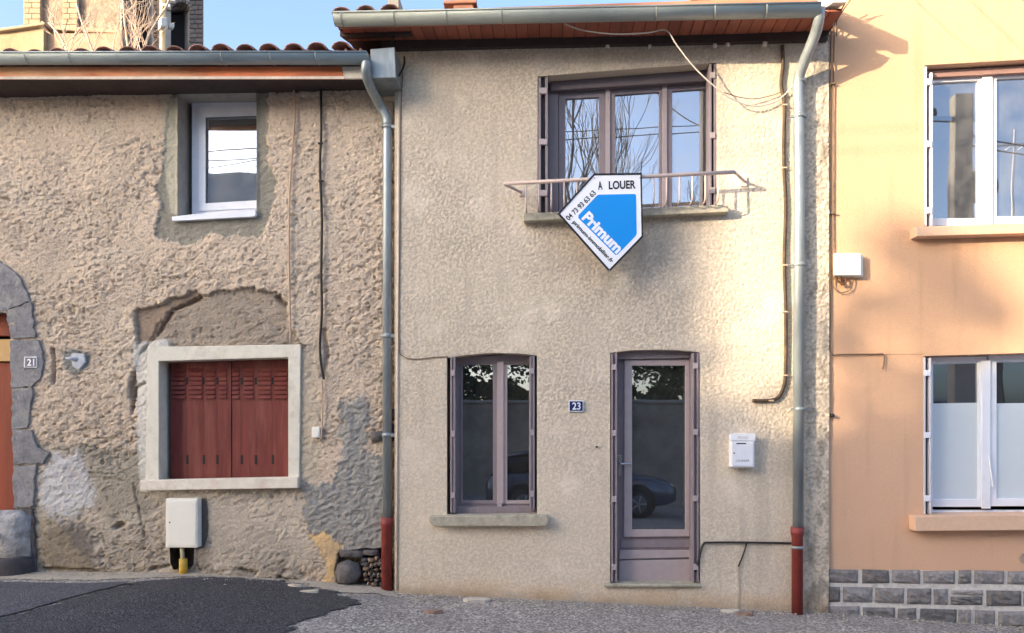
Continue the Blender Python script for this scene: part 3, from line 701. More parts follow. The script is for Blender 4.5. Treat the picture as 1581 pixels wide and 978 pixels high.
# ground-floor window
YW = .17
lw_ = obj('window', MB().ring([(700, 551), (829, 547), (829, 797), (700, 797)], [(711, 563), (820, 562), (820, 778), (711, 778)], YW-.02, YW+.05), M_mauve, mid, .004)
for (a, b, ia, ib) in ((711.3, 772.5, 714, 761), (773.5, 819.7, 783, 817)):
    obj('sash', MB().ring([(a, 563), (b, 562.5), (b, 778), (a, 778)], [(ia, 563.5), (ib, 563), (ib, 773), (ia, 773)], YW-.03, YW+.03), M_mauve_l if a > 770 else M_mauve, lw_, .004)
    obj('pane', MB().rect(ia-1, 562, ib+1, 774, YW, YW+.008, YW-.03), G_dark, lw_)
obj('meeting_stile', MB().rect(767, 558, 778, 779, YW-.045, YW-.031), M_mauve_l, lw_, .005)
obj('sash_bolt', MB().rect(767.5, 776, 775, 783, YW-.06, YW-.046), M_mauve_l, lw_, .003)
obj('drip_rail', MB().px([(698, 783), (829, 782), (829, 792), (698, 794)], YW-.06, YW-.021), M_mauve, lw_, .006)
obj('sill', MB().px([(663, 797), (845, 795), (848, 806), (843, 813), (672, 813), (662, 806)], -.085, .12, -.07), M_sill, mid, .01)
folded_shutter(mid, 695, 703, (552, 551), 792, (576, 670, 765), n=3)
folded_shutter(mid, 817.5, 825.5, (550, 549.5), 788, (573, 668, 763), n=3)

# door
YD = .15
dw = obj('door', MB().ring([(948, 544), (1078, 542), (1078, 906), (948, 906)], [(973, 562), (1060, 562), (1060, 822), (973, 822)], YD, YD+.05), M_mauve, mid, .004)
obj('pane_moulding', MB().ring([(964, 555), (1065, 555), (1065, 829), (963, 830)], [(976, 565), (1058, 565), (1058, 818), (976, 818)], YD-.03, YD-.001), M_mauve_l, dw, .008)
obj('pane', MB().rect(974, 563, 1060, 821, YD+.015, YD+.025), G_dark, dw)
obj('panel', MB().rect(958, 834, 1068, 846, YD-.012, YD-.001), M_mauve, dw, .004)
obj('weather_board', MB().px([(957, 850), (1069, 850), (1069, 861), (955, 864)], YD-.022, YD-.001), M_mauve_l, dw, .006)
obj('kick_panel', MB().px([(956, 866), (1070, 864), (1070, 899), (955, 899)], YD-.016, YD-.001), M_mauve_l, dw, .006)
obj('header', MB().px([(950, 541), (1078, 539), (1078, 553), (950, 555)], YD-.06, YD-.031), M_mauve, dw, .004)
hp = W(957, 716, YD-.02)
obj('handle', MB().tube(smooth([hp, hp+Vector((0, -.045, 0)), hp+Vector((.02, -.055, 0)), hp+Vector((.095, -.055, .004))], 4), .009, 10), M_chrome, dw)
obj('lock_plate', MB().box(hp+Vector((0, .012, -.02)), (.03, .006, .2)), M_chrome, dw, .002)
obj('doorstep', MB().px([(932, 902), (1082, 902), (1083, 906.5), (933, 906.5)], -.045, .2, -.04), M_sill, mid, .006)
folded_shutter(mid, 943.5, 953, (546, 545), 899, (567, 669, 771, 876), n=3, ya=-.012)
folded_shutter(mid, 1069, 1079, (545, 545), 899, (565, 667, 770, 876), n=3, ya=-.012)

# eave of the middle house
YE = -.37
fl, fr = W(523, 46, YE), W(1262, 21, YE)
wlz, wrz = W(612, 68, 0), W(1276, 57, 0)
zf = lambda x: fl.z+(fr.z-fl.z)*(x-fl.x)/(fr.x-fl.x)
zw = lambda x: max(zf(x)+.0, wlz.z+(wrz.z-wlz.z)*(x-wlz.x)/(wrz.x-wlz.x))
xr = W(1277, 57, 0).x; xl = fl.x
mb = MB(); mb.add([(x, y, zf(x)+dz) for dz in (0, .135) for (x, y) in ((xl, YE-.025), (fr.x, YE-.025), (fr.x, YE), (xl, YE))], [[3, 2, 1, 0], [4, 5, 6, 7], [0, 1, 5, 4], [1, 2, 6, 5], [2, 3, 7, 6], [3, 0, 4, 7]])
obj('fascia', mb, mat('brown_fascia', C(186, 128, 100), .65, .2, 6, stretch=(.3, 1, 1), dirt=C(100, 62, 52), dirt_amt=.5), mid, .003)
sf = obj('soffit', MB().add([(xl, YE+.002, zf(xl)+.035), (xr, YE+.002, zf(xr)+.035), (xr, .25, zw(xr)+.03), (xl, .25, zf(xl)+.10)], [[0, 1, 2, 3]]), M_darkwood, mid)
nb = 42
for k in range(nb):
    x0 = xl+(xr-xl)*k/nb+.003; x1 = xl+(xr-xl)*(k+1)/nb-.003
    e = random.uniform(-.002, .002); mb = MB()
    za0, za1, zb0, zb1 = zf(x0)+.012+e, zf(x1)+.012+e, zw(x0)+.005+e, zw(x1)+.005+e
    mb.add([(x0, YE+.003, za0), (x1, YE+.003, za1), (x1, -.055, zb1), (x0, -.055, zb0), (x0, YE+.003, za0+.018), (x1, YE+.003, za1+.018), (x1, -.055, zb1+.018), (x0, -.055, zb0+.018)],
           [[3, 2, 1, 0], [4, 5, 6, 7], [0, 1, 5, 4], [1, 2, 6, 5], [2, 3, 7, 6], [3, 0, 4, 7]])
    obj('board', mb, M_soffit, sf, .002)
mb = MB(); x0, x1 = W(590, 70, -.03).x, xr-.01
mb.add([(x, y, zw(x)+dz) for dz in (-.075, .03) for (x, y) in ((x0, -.05), (x1, -.05), (x1, .12), (x0, .12))], [[3, 2, 1, 0], [4, 5, 6, 7], [0, 1, 5, 4], [1, 2, 6, 5], [2, 3, 7, 6], [3, 0, 4, 7]])
obj('wall_plate', mb, M_darkwood, mid, .004)
rg = random.Random(9)
for px_ in (938, 1003, 1104, 1124, 1181):   # dabs of mortar left along the wall plate
    rock(px_, 72-(px_-925)*.018+rg.uniform(-2, 2), rg.uniform(2.5, 4.5), rg.uniform(2, 4), -.05, .02, int(px_), n=7, name='mortar_dab', m=M_mortar, par=mid)
gyc = -.455
g0, g1 = W(514, 19, gyc-.075), W(1268, 4, gyc-.075)
gutter(mid, (g0.x, gyc, g0.z), (g1.x, gyc, g1.z), .075, mat('zinc_eave', C(158, 164, 158), .45, .1, 10, metal=.25, dirt=C(112, 118, 116), dirt_amt=.4, stretch=(.25, 1, 1)), (529, 610, 690, 775, 850, 928, 1011, 1101, 1180), 10)
YP = -.075
pp = smooth([(W(1265, 12, gyc).x, gyc, W(1265, 12, gyc).z), W(1264, 30, gyc+.03), W(1259, 52, gyc+.12), W(1244, 90, -.2), W(1234, 118, YP-.02), W(1232, 140, YP), W(1233, 165, YP)], 7)
dp = obj('downpipe', MB().tube(pp+[W(1234, 300, YP), W(1232, 818, YP)], .047, 20), M_zinc, mid)
for yy in (126, 180, 409, 632): obj('collar', MB().tube([W(1234, yy-3, YP), W(1234, yy+3, YP)], .053, 20), M_zinc, dp)
for yy in (180, 409, 632): obj('bracket_screw', MB().box(W(1234, yy, YP)+Vector((.0, .0, 0)), (.155, .02, .02)), M_zinc, dp, .003)
sh_ = obj('pipe_shoe', MB().tube([W(1231, 814, YP), W(1231, 826, YP), W(1231, 827, YP), W(1231, 960, YP)], [.058, .058, .050, .050], 20), M_redpipe, mid)
obj('collar', MB().tube([W(1231, 843, YP), W(1231, 847, YP)], .056, 20), M_zinc, sh_)
pitch_m = .215
lipz = lambda x: g0.z+(g1.z-g0.z)*(x-g0.x)/(g1.x-g0.x)
tile_roof(mid, xl-.02, xl+.62, pitch_m, gyc+.04, lambda x: zf(x)+.085, 3, R(17), 5.0)
tile_roof(mid, xl+.63, xr-.14, pitch_m, -.06, lambda x: zf(x)+.10, 2, R(17), 4.6)
mb = MB(); mb.add([(x, y, z+dz) for dz in (0, .006) for (x, y, z) in ((xl+.63, gyc+.06, lipz(xl+.63)-.01), (xr-.14, gyc+.06, lipz(xr)+.0), (xr-.14, .1, zf(xr)+.16), (xl+.63, .1, zf(xl+.63)+.16))], [[0, 1, 2, 3], [7, 6, 5, 4], [0, 4, 5, 1], [1, 5, 6, 2], [2, 6, 7, 3], [3, 7, 4, 0]])
obj('eave_flashing', mb, M_zinc2, mid)
mb = MB(); mb.add([(xr-.13+dx, y, zf(xr)+dz+(y-gyc)*.3) for dx in (0, .125) for (y, dz) in ((gyc-.04, .03), (2.5, .03), (2.5, .19), (gyc-.04, .15))], [[0, 1, 2, 3], [7, 6, 5, 4], [0, 4, 5, 1], [1, 5, 6, 2], [2, 6, 7, 3], [3, 7, 4, 0]])
obj('verge', mb, M_mortar, mid, .01)
# barge underside at the left overhang
mb = MB(); mb.add([(xl+dx, y, zf(xl)+dz+(y-YE)*.3) for dx in (0, .025) for (y, dz) in ((YE, .0), (2.5, .0), (2.5, .15), (YE, .15))], [[0, 1, 2, 3], [7, 6, 5, 4], [0, 4, 5, 1], [1, 5, 6, 2], [2, 6, 7, 3], [3, 7, 4, 0]])
obj('barge_board', mb, M_darkwood, mid)
mb = MB(); mb.box((xm0-.05, 1.2, 5.2), (.1, 2.2, 1.0)); obj('gable_wall', mb, M_jambM, mid)
ch = W(717, 4, 2.2)
c_ = obj('chimney', MB().box((ch.x, 2.2, ch.z-.55), (.24, .24, 1.1)), mat('chimney_clay', C(196, 138, 108), .9, .15, 8), mid, .01)
obj('chimney_cap', MB().box((ch.x-.04, 2.2, ch.z-.07), (.4, .3, .04)), MATS['chimney_clay'], c_, .01)

# ------------------------------------------------------------------ orange house (right)
org = thing('orange_house', 'tall orange rendered house with white windows on a dark stone base', 'house', W(1450, 955, YO))
o_up = [(1427, 101), (1600, 91), (1760, 83), (1760, 342), (1427, 350)]
o_lo = [(1425, 550), (1760, 540), (1760, 795), (1425, 797)]
wall_poly = XZ([(1279.5, -420), (1790, -420), (1790, 884), (1279.5, 880)], YO)
X, Z, Q = mgrid(wall_poly, [XZ(h, YO) for h in (o_up, o_lo)], .02)
col = np.tile(np.array(C(218, 174, 138)), (len(X), 1))*(1+.03*fbm(X*1.5, Z*1.5, 3, 241))[:, None]
t = .4*sst(2.8, 1.0, Z); gr_ = fbm(X*45, Z*45, 2, 243); col *= (1+.05*gr_)[:, None]
run = sst(.1, .5, fbm(X*9, Z*.7, 3, 244))*.10; col *= (1-run)[:, None]
col = col*(1-t)[:, None]+np.array(C(222, 184, 158))[None]*t[:, None]  # lower wall coloured pinker: sunlit and shaded tones put into the colour
hd = np.full(X.shape, 9.)
for h in (o_up, o_lo): hd = np.minimum(hd, near(XZ(h, YO), X, Z)[0])
disp = .004*fbm(X*2, Z*2, 3, 242)*sst(0, .05, hd)
V = np.stack([X, YO-disp, Z], 1); c0 = Vector(W(1450, 500, YO)); V -= np.array(c0)
obj('wall', gridmesh('orange_wall', V, Q, col), M_wallO, org, origin=c0)
for h in (o_up, o_lo): obj('reveal', jamb(MB(), h, YO, YO+.22), M_jambO, org, recalc=False)
xo0, xo1 = W(1280, 500, YO).x, W(1790, 500, YO).x
shell(org, xo0+.01, xo1-.01, -.5, 8.5, YO+.01, 6, M_dark)
mb = MB(); mb.box(((xo0+xo1)/2, 3.2, 8.75), (xo1-xo0+.4, 7.2, .18)); obj('roof', mb, M_tile, org)
obj('pencil_line', MB().rect(1290, 546.6, 1425, 547.8, YO-.003, YO+.004), mat('groove', C(190, 150, 118), .9), org)
YW = YO+.17
def white_window(outer, top, bot, sashes, glass, film=None):
    (xa, ta, xb, tb, yb) = outer
    w = obj('window', MB().ring([(xa, ta), (xb, tb), (xb, yb), (xa, yb)], [(xa+8, ta+7), (xb-8, tb+7), (xb-8, yb-9), (xa+8, yb-9)], YW-.01, YW+.06), M_whitep, org, .004)
    for (a, b, ia, ib, it0, it1, ibt) in sashes:
        obj('sash', MB().ring([(a, it0-9), (b, it1-9), (b, ibt+12), (a, ibt+12)], [(ia, it0), (ib, it1), (ib, ibt), (ia, ibt)], YW-.03, YW+.03), M_whitep, w, .005)
        obj('pane', MB().px([(ia-1, it0-1), (ib+1, it1-1), (ib+1, ibt+1), (ia-1, ibt+1)], YW+.0, YW+.008, YW-.03), glass, w)
        if film: obj('frosted_film', MB().px([(ia-1, film+1), (ib+1, film), (ib+1, ibt+1), (ia-1, ibt+1)], YW-.004, YW-.0015, YW-.03), M_film, w)
    return w
uw = white_window((1432, 118, 1660, 106, 358), 0, 0, [(1434, 1524, 1441, 1511, 128, 124, 337), (1526, 1625, 1539, 1612, 122, 117, 334)], G_or)
obj('meeting_stile', MB().rect(1517, 117, 1533, 347, YW-.05, YW-.031), M_cream, uw, .006)
obj('blind_rail', MB().px([(1430, 110), (1660, 98), (1660, 108), (1430, 120)], YW-.08, YW-.02), mat('shade_rail', C(150, 118, 108), .7), org)
obj('sill', MB().px([(1413, 351), (1800, 340), (1800, 355), (1414, 366)], YO-.12, YO+.17, YO-.1), M_osill, org, .006)
lw_ = white_window((1432, 556, 1660, 550, 797), 0, 0, [(1434, 1524, 1441, 1511, 561, 559, 771), (1526, 1625, 1539, 1612, 558, 555, 770)], G_dark, 622)
obj('meeting_stile', MB().rect(1516, 556, 1530, 786, YW-.05, YW-.031), M_whitep, lw_, .006)
obj('handle', MB().tube(pxpath([(1527, 705, YW-.06), (1530, 728, YW-.065), (1533, 752, YW-.06)], 4), .008, 8), M_whitep, lw_)
obj('sill', MB().px([(1411, 797), (1800, 793), (1800, 817), (1412, 820)], YO-.12, YO+.17, YO-.1), M_osill, org, .006)
M_pvc = mat('pvc_shutter', C(214, 210, 212), .45, .04, 10)
folded_shutter(org, 1428, 1440, (103, 112), 349, (126, 222, 325), ya=YO-.006, yb=YO+.15, m=M_pvc, hm=M_whitep, n=2)
folded_shutter(org, 1426, 1438, (552, 553), 794, (576, 672, 770), ya=YO-.006, yb=YO+.15, m=M_pvc, hm=M_whitep, n=2)
# stone base
def P4(x, y): return 1190+x/4.043, 780+y/4.046
pl = obj('plinth', MB().px([(1280.5, 880), (1800, 885), (1800, 1040), (1280.5, 1040)], YO-.012, YO+.2), M_mortar, org)
rows = [(404, 488, .008, [(356, 543), (568, 738), (758, 930), (950, 1150), (1172, 1248), (1270, 1456), (1480, 1640), (1662, 1860), (1880, 2060)]),
        (510, 606, .028, [(356, 430), (452, 632), (652, 832), (853, 1000), (1018, 1103), (1123, 1320), (1345, 1560), (1578, 1760), (1780, 1990)]),
        (634, 735, .030, [(356, 553), (575, 775), (790, 910), (930, 1157), (1170, 1250), (1275, 1395), (1418, 1640), (1662, 1800), (1820, 2050)])]
def dressed_stone(x0, y0, x1, y1, seed, par, Y, m, proud=.022, tx=None):
    rg = random.Random(seed); nx, nz = 7, 5; mb = MB(); v = []
    a = W(x0, y0, Y); b = W(x1, y1, Y); jx = lambda: rg.uniform(-.005, .005)
    tl = (a.x+jx(), a.z+jx()); tr = (b.x+jx(), W(x1, y0, Y).z+jx()); br = (b.x+jx(), b.z+jx()); bl = (a.x+jx(), b.z+jx()); bul = rg.uniform(.0, .007)
    for j in range(nz+1):
        for i in range(nx+1):
            s, t = i/nx, j/nz
            s2 = .5-.5*math.cos(math.pi*s) if 0 < i < nx else s; s = .5*s+.5*s2
            x = (tl[0]*(1-s)+tr[0]*s)*(1-t)+(bl[0]*(1-s)+br[0]*s)*t; z = (tl[1]*(1-s)+tr[1]*s)*(1-t)+(bl[1]*(1-s)+br[1]*s)*t
            ed = min(s, 1-s)*(abs(b.x-a.x)), min(t, 1-t)*(abs(a.z-b.z)); e = min(ed)
            y = Y-(proud*.2 if e == 0 else proud*.8+bul*min(1, e/.05)+rg.uniform(-.008, .008))
            v.append((x+(rg.uniform(-.003, .003) if e else 0), y, z+(rg.uniform(-.003, .003) if e else 0)))
    n = (nx+1)
    f = [[j*n+i, j*n+i+1, (j+1)*n+i+1, (j+1)*n+i] for j in range(nz) for i in range(nx)]
    ring = [i for i in range(n)]+[j*n+nx for j in range(1, nz+1)]+[nz*n+i for i in range(nx-1, -1, -1)]+[j*n for j in range(nz-1, 0, -1)]
    L0 = len(v); v += [(v[i][0], Y+.01, v[i][2]) for i in ring]; m_ = len(ring)
    f += [[ring[k], L0+k, L0+(k+1) % m_, ring[(k+1) % m_]] for k in range(m_)]
    mb.add(v, f); return obj('stone', mb, m, par)
k = 0
for (ya, yb, dr_, xs_) in rows:
    for (a, b) in xs_:
        sh0 = (a-350)*dr_*.9
        pieces = [(ya, yb)]
        if (a, b) == (1123, 1320): pieces = [(ya, ya+30), (ya+42, yb)]
        for (u0, u1) in pieces:
            x0, y0 = P4(a, u0+sh0); x1, y1 = P4(b, u1+sh0); k += 1
            dressed_stone(x0, y0, x1, y1, k, pl, YO-.012, M_plinth)

# ------------------------------------------------------------------ things on the facades
def text_part(s, p0, p1, h, Y, m, parent, name='lettering', bold=.0, rise=0):
    cu = bpy.data.curves.new('txt', 'FONT'); cu.body = s; cu.extrude = .01; cu.offset = bold
    to = bpy.data.objects.new('txt', cu); COL.objects.link(to)
    dg = bpy.context.evaluated_depsgraph_get(); me = bpy.data.meshes.new_from_object(to.evaluated_get(dg))
    bpy.data.objects.remove(to); bpy.data.curves.remove(cu)
    P = np.array([v.co[:] for v in me.vertices]); mn, mx = P.min(0), P.max(0)
    a, b = W(*p0, Y), W(*p1, Y); u = (b-a); L_ = u.length; u.normalize(); n = Vector((-u.z, 0, u.x)); H = h/167*abs(Y-CAM.y)/7.15
    c = (a+b)/2
    for v in me.vertices:
        s_, t_, w_ = (v.co.x-mn[0])/(mx[0]-mn[0])*L_, (v.co.y-mn[1])/(mx[1]-mn[1])*H, (v.co.z-mn[2])/(mx[2]-mn[2])
        q = a+u*s_+n*t_; v.co = Vector((q.x, Y-.0012*w_, q.z))-c
    me.materials.clear(); me.materials.append(m)
    return obj(name, me, m, parent, origin=c)
# rental sign
YG = -.275
pent = [(917, 268), (991, 267), (993, 366), (941, 420), (861, 330)]
ctr = (940, 330)
def inset(pts, k): return [(ctr[0]+(x-ctr[0])*k, ctr[1]+(y-ctr[1])*k) for x, y in pts]
sg = thing('rental_sign', 'five-sided white and blue rental board with black edge tied to the upper railing', 'sign', W(941, 420, YG))
obj('panel', MB().px(inset(pent, .975), YG-.002, YG+.012), M_signw, sg)
obj('edge_frame', MB().ring(pent, inset(pent, .955), YG-.008, YG+.016), M_signk, sg, .002)
obj('blue_field', MB().px([(924, 301), (980, 300), (982, 302), (983, 361), (981, 365), (954, 393), (950, 394), (893, 337), (893, 333), (921, 303)], YG-.0035, YG-.0022, YG), M_signb, sg)
text_part('A', (923.5, 293.5), (930.5, 293), 13, YG-.003, M_signk, sg, bold=.03)
text_part('LOUER', (940, 293), (981.5, 291.5), 13, YG-.003, M_signk, sg, bold=.03)
text_part('04 73 93 63 63', (878.5, 341.5), (921, 299.5), 8.5, YG-.003, M_signk, sg, bold=.02)
text_part('Primum', (897, 338), (951.5, 393), 17.5, YG-.0038, M_signw, sg, bold=.045)
text_part('primum-immobilier.fr', (882, 345.5), (942.5, 408), 8.0, YG-.003, M_signk, sg, bold=.025)
for (x, y) in ((989, 252), (988, 272), (918, 272)):
    if y == 252: obj('tie_end', MB().tube([W(989, 272, YG+.03), W(990, 262, YG), W(991, 250, YG-.01)], .004, 6), M_black, sg)
    else: obj('tie', MB().tube([W(x, y-4, YG-.01), W(x, y-5, YG+.03), W(x, y, YG+.07), W(x, y+4, YG+.03), W(x, y+3, YG-.01)], .004, 6), M_black, sg)
obj('hanging_hook', MB().tube([W(941, 416, YG+.01), W(941, 419, YG-.012)], .006, 8), M_chrome, sg)

def number_plate(name_l, x0, y0, x1, y1, Y, txt):
    t = thing('house_number_plate', name_l, 'number plate', W((x0+x1)/2, y1, Y), 'blue enamel house numbers')
    obj('backing', MB().rect(x0, y0, x1, y1, Y-.008, Y+.004), M_enamel_w, t, .003)
    obj('blue_field', MB().rect(x0+1.4, y0+1.4, x1-1.4, y1-1.4, Y-.0098, Y-.0082), M_enamel, t)
    w = x1-x0
    text_part(txt, (x0+w*.24, y1-3), (x1-w*.2, y1-3), (y1-y0)-6.2, Y-.0100, M_enamel_w, t, bold=.02)
number_plate('small blue number plate 21 on the grey door stones of the old house', 37, 551, 57, 568, YL-.028, '21')
number_plate('blue number plate 23 on beige render between window and glazed door', 878, 618.5, 901, 636, -.012, '23')

mx_ = thing('mailbox', 'white metal mailbox with slot on beige wall right of the glazed door', 'mailbox', W(1147, 723, 0))
obj('body', MB().rect(1129, 671, 1165, 722, -.1, -.002), M_whitep, mx_, .006)
obj('lid', MB().rect(1127.5, 669.5, 1166.5, 681, -.108, -.1005), M_whitep, mx_, .004)
obj('door_panel', MB().rect(1130.5, 683, 1163, 720, -.107, -.1005), M_whitep, mx_, .003)
obj('slot', MB().rect(1137, 684.2, 1152, 686, -.1085, -.1065), M_dark, mx_)
obj('lock', MB().tube([W(1133.5, 700, -.107), W(1133.5, 700, -.112)], .007, 10), M_chrome, mx_)
text_part('COURRIER', (1136, 713.5), (1157, 713), 3.2, -.1072, mat('grey_print', C(120, 122, 126), .6), mx_)
obj('name_card', MB().rect(1139, 673.5, 1155, 678, -.1095, -.1082), mat('card', C(210, 212, 216), .6), mx_)

gm = thing('meter_box', 'white gas meter box low on the old wall below the red shutters', 'meter box', W(280, 848, YL))
obj('body', MB().rect(255.5, 770, 305, 846, YL-.085, YL+.01), M_cream, gm, .008)
obj('door_panel', MB().rect(258.5, 774, 302.5, 842.5, YL-.09, YL-.0855), M_cream, gm, .004)
obj('lock', MB().tube([W(262, 807, YL-.09), W(262, 807, YL-.094)], .007, 8), M_dark, gm)
obj('supply_pipe', MB().tube([W(281, 846, YL-.03), W(282, 866, YL-.03)], .019, 12), mat('pale_pipe', C(196, 184, 150), .5), gm)
obj('sleeve', MB().tube([W(283, 863, YL-.03), W(283, 888, YL-.03)], .038, 14), M_yellow, gm)

sb = thing('socket_box', 'small white cable socket box beside the red-shuttered window of the old house', 'socket box', W(487, 676, YL))
obj('body', MB().rect(481, 659, 493.5, 676, YL-.045, YL+.005), M_cream, sb, .004)
obj('cover', MB().rect(482.5, 660.5, 492, 674.5, YL-.049, YL-.0455), M_cream, sb, .003)

jb = thing('junction_box', 'white plastic junction box on the orange wall beside the house joint', 'junction box', W(1310, 428, YO))
obj('body', MB().rect(1290, 393, 1333, 427.5, YO-.06, YO), M_cream, jb, .012)
obj('cover', MB().rect(1288, 391, 1330, 425.5, YO-.085, YO-.0605), M_cream, jb, .010)

gs = thing('guard_stone', 'pale rounded guard stone at the foot of the old doorway', 'guard stone', W(14, 862, .0))
c = W(14, 862, 0.02); rg = random.Random(4)
rock(16, 828, 31, 40, .10, .13, 55, n=14, name='stone_body', m=mat('guard_granite', C(172, 168, 166), .92, .35, 10, bump=.03, bscale=20, dirt=C(112, 106, 102), dirt_amt=.8), par=gs)
obj('stone_base', MB().lathe([(.001, .0), (.19, -.0), (.2, -.05), (.2, -.16)], c+Vector((0, .06, 0)), 'Z', 20), mat('guard_base', C(74, 70, 72), .9, .2, 12, bump=.006, bscale=30), gs)

an = thing('wall_anchor', 'old pale iron wall hook set in cement beside number plate 21', 'wall hook', W(117, 562, YL))
obj('stub', MB().tube([W(101, 553, YL-.07), W(112, 554, YL-.05), W(122, 556, YL)], [.010, .018, .026], 10), mat('pale_iron', C(186, 190, 198), .6, .15, 20), an)
obj('plate', MB().px([(112, 546), (132, 547), (134, 560), (124, 572), (114, 566)], YL-.028, YL, YL), MATS['pale_iron'], an, .006)

# cables
def cable(name, label, pts, r, m, clips=(), cm=None, n=6):
    t = thing(name, label, 'cable', W(*pts[-1][:2], pts[-1][2]))
    obj('cable_run', MB().tube(pxpath(pts, n), r, 8), m, t)
    for (x, y, Y) in clips: obj('clip', MB().box(W(x, y, Y)+Vector((0, -.004, 0)), (.045, .03, .014)), cm or m, t, .002)
    return t
cable('wall_cable', 'thick black cable dropping down the old house wall beside the downpipe',
      [(495, 118, YL-.03), (496, 200, YL-.03), (494, 260, YL-.03), (497, 340, YL-.03), (496, 420, YL-.03), (497, 480, YL-.03), (494, 530, YL-.03), (496, 565, YL-.03), (500, 586, YL-.03)], .012, M_black, [(495, 222, YL-.03), (496, 280, YL-.03)])
cable('wall_cable', 'thin beige cable down the old wall above the red-shuttered window',
      [(453, 126, YL-.028), (455, 170, YL-.028), (452, 225, YL-.028), (447, 300, YL-.028), (446, 380, YL-.028), (447, 460, YL-.028), (449, 530, YL-.03)], .010, M_cable_b)
cable('wall_cable', 'short pale cable running from the black cable to the small socket box', [(497, 588, YL-.03), (498, 620, YL-.03), (497, 660, YL-.03), (496, 676, YL-.03), (491, 681, YL-.03), (487, 675, YL-.02)], .008, M_cable_b)
cable('wall_cable', 'dark stiff cable down the beige wall hooking left above the mailbox',
      [(1208, 70, -.028), (1209, 100, -.028), (1206, 130, -.028), (1211, 165, -.028), (1210, 240, -.028), (1213, 320, -.028), (1211, 400, -.028), (1213, 480, -.028), (1213, 560, -.028), (1211, 594, -.028), (1200, 615, -.028), (1180, 619, -.028), (1162, 619, -.028)], .0165,
      mat('dark_brown_cable', C(70, 56, 42), .65, .3, 25, dirt=C(140, 112, 80), dirt_amt=.4), [(1211, 163, -.03), (1211, 260, -.03), (1212, 410, -.03), (1212, 482, -.03), (1212, 580, -.03), (1190, 619, -.03)], M_cable_b)
cable('loose_cable', 'pale loose cable looping from the soffit across the upper window to the beige wall',
      [(870, 36, YE+.05), (900, 47, -.33), (950, 53, -.32), (1000, 51, -.31), (1028, 47, -.31), (1045, 70, -.29), (1070, 102, -.25), (1100, 131, -.2), (1130, 153, -.13), (1165, 164, -.07), (1195, 158, -.045), (1212, 146, -.04), (1226, 130, -.05)], .0065, M_cable_w)
cable('loose_cable', 'thinner slack cable just above the looping pale cable on the beige wall', [(1118, 143, -.16), (1140, 150, -.1), (1165, 153, -.05), (1190, 148, -.035), (1210, 141, -.03)], .004, M_cable_t)
cable('wall_cable', 'thin brown cable down the left corner of the beige house turning to its window',
      [(622, 112, -.012), (619, 180, -.012), (618, 300, -.012), (616, 450, -.012), (616, 535, -.012), (622, 550, -.012), (640, 555, -.012), (670, 552, -.012), (692, 551, -.012)], .0045, M_cable_t)
cable('wall_cable', 'black cable curling round the zinc flashing box under the eave', [(608, 56, -.2), (603, 80, -.19), (606, 117, -.16), (616, 117, -.12), (624, 100, -.06), (624, 88, -.03)], .009, M_black)
cable('wall_cable', 'black low conduit running from the doorway to the red downpipe shoe', [(1073, 884, .0), (1079, 864, -.02), (1086, 841, -.02), (1100, 838, -.02), (1160, 838, -.02), (1226, 839, -.02)], .0095, M_black)
cable('wall_cable', 'short black branch of conduit slanting down beside the door', [(1153, 839, -.02), (1148, 855, -.02), (1140, 875, -.016)], .007, M_black)
for (x, lab) in ((1282, 'leftmost thin cable running down the joint of the beige and orange houses'), (1287, 'right-hand thin cable running down the joint to the white junction box')):
    cable('joint_cable', lab, [(x+2, -30, YO-.02), (x+1, 60, YO-.02), (x, 110, YO-.02), (x-1, 200, YO-.02), (x-1, 300, YO-.02), (x-1, 380, YO-.02)] + ([(1282, 470, YO-.02), (1281, 520, YO-.02), (1284, 546, YO-.02), (1300, 547.5, YO-.02), (1350, 547, YO-.02), (1364, 547.5, YO-.02), (1365, 560, YO-.02), (1363, 570, YO-.02)] if x == 1282 else [(1286, 420, YO-.02), (1290, 432, YO-.03), (1300, 426, YO-.05)]), .006, M_cable_t,
          [(x-1, 130, YO-.02), (x-1, 330, YO-.02)] if x > 1283 else [])
cable('joint_cable', 'cable loop hanging under the white junction box', [(1288, 425, YO-.03), (1286, 440, YO-.03), (1296, 452, YO-.03), (1312, 448, YO-.03), (1317, 436, YO-.03), (1315, 427, YO-.03)], .0045, M_cable_t)
cable('joint_cable', 'thick knotted cable ends bunched under the white junction box', [(1287, 415, YO-.04), (1291, 432, YO-.05), (1303, 439, YO-.05), (1306, 432, YO-.04), (1297, 430, YO-.04), (1300, 441, YO-.04)], .009, mat('brown_cable', C(110, 76, 50), .6, .1))
for i, (pts, r, lab) in enumerate((([(1262, 62, -.06), (1274, 55, -.06), (1285, 42, -.08), (1297, 20, -.12), (1312, -10, -.2)], .006, 'lowest of the cables fanning up from the roof corner over the orange wall'),
                                   ([(1270, 50, -.05), (1278, 38, -.06), (1288, 20, -.1), (1302, -10, -.18)], .006, 'middle cable fanning up from the roof corner over the orange wall'),
                                   ([(1292, 56, -.02), (1291, 40, -.03), (1296, 25, -.06), (1322, -12, -.2)], .005, 'rightmost cable fanning up from the roof corner over the orange wall'))):
    cable('corner_cable', lab, pts, r, M_black if i < 2 else M_cable_t)
cd = obj('corner_conduit', MB().tube([W(1286, -40, YO-.03), W(1285, 15, YO-.03)], .02, 12), mat('pale_conduit', C(206, 176, 140), .6)); tag(cd, 'pale upright conduit at the top of the joint between beige and orange houses', 'conduit')
vt = obj('wall_vent', MB().lathe([(.001, 0), (.04, 0), (.045, -.006), (.05, .004)], W(1582, 862, YO-.006), 'Y', 16), mat('vent_clay', C(190, 160, 140), .9, .3, 60)); tag(vt, 'small round vent grille low on the orange wall above the stone base', 'vent')
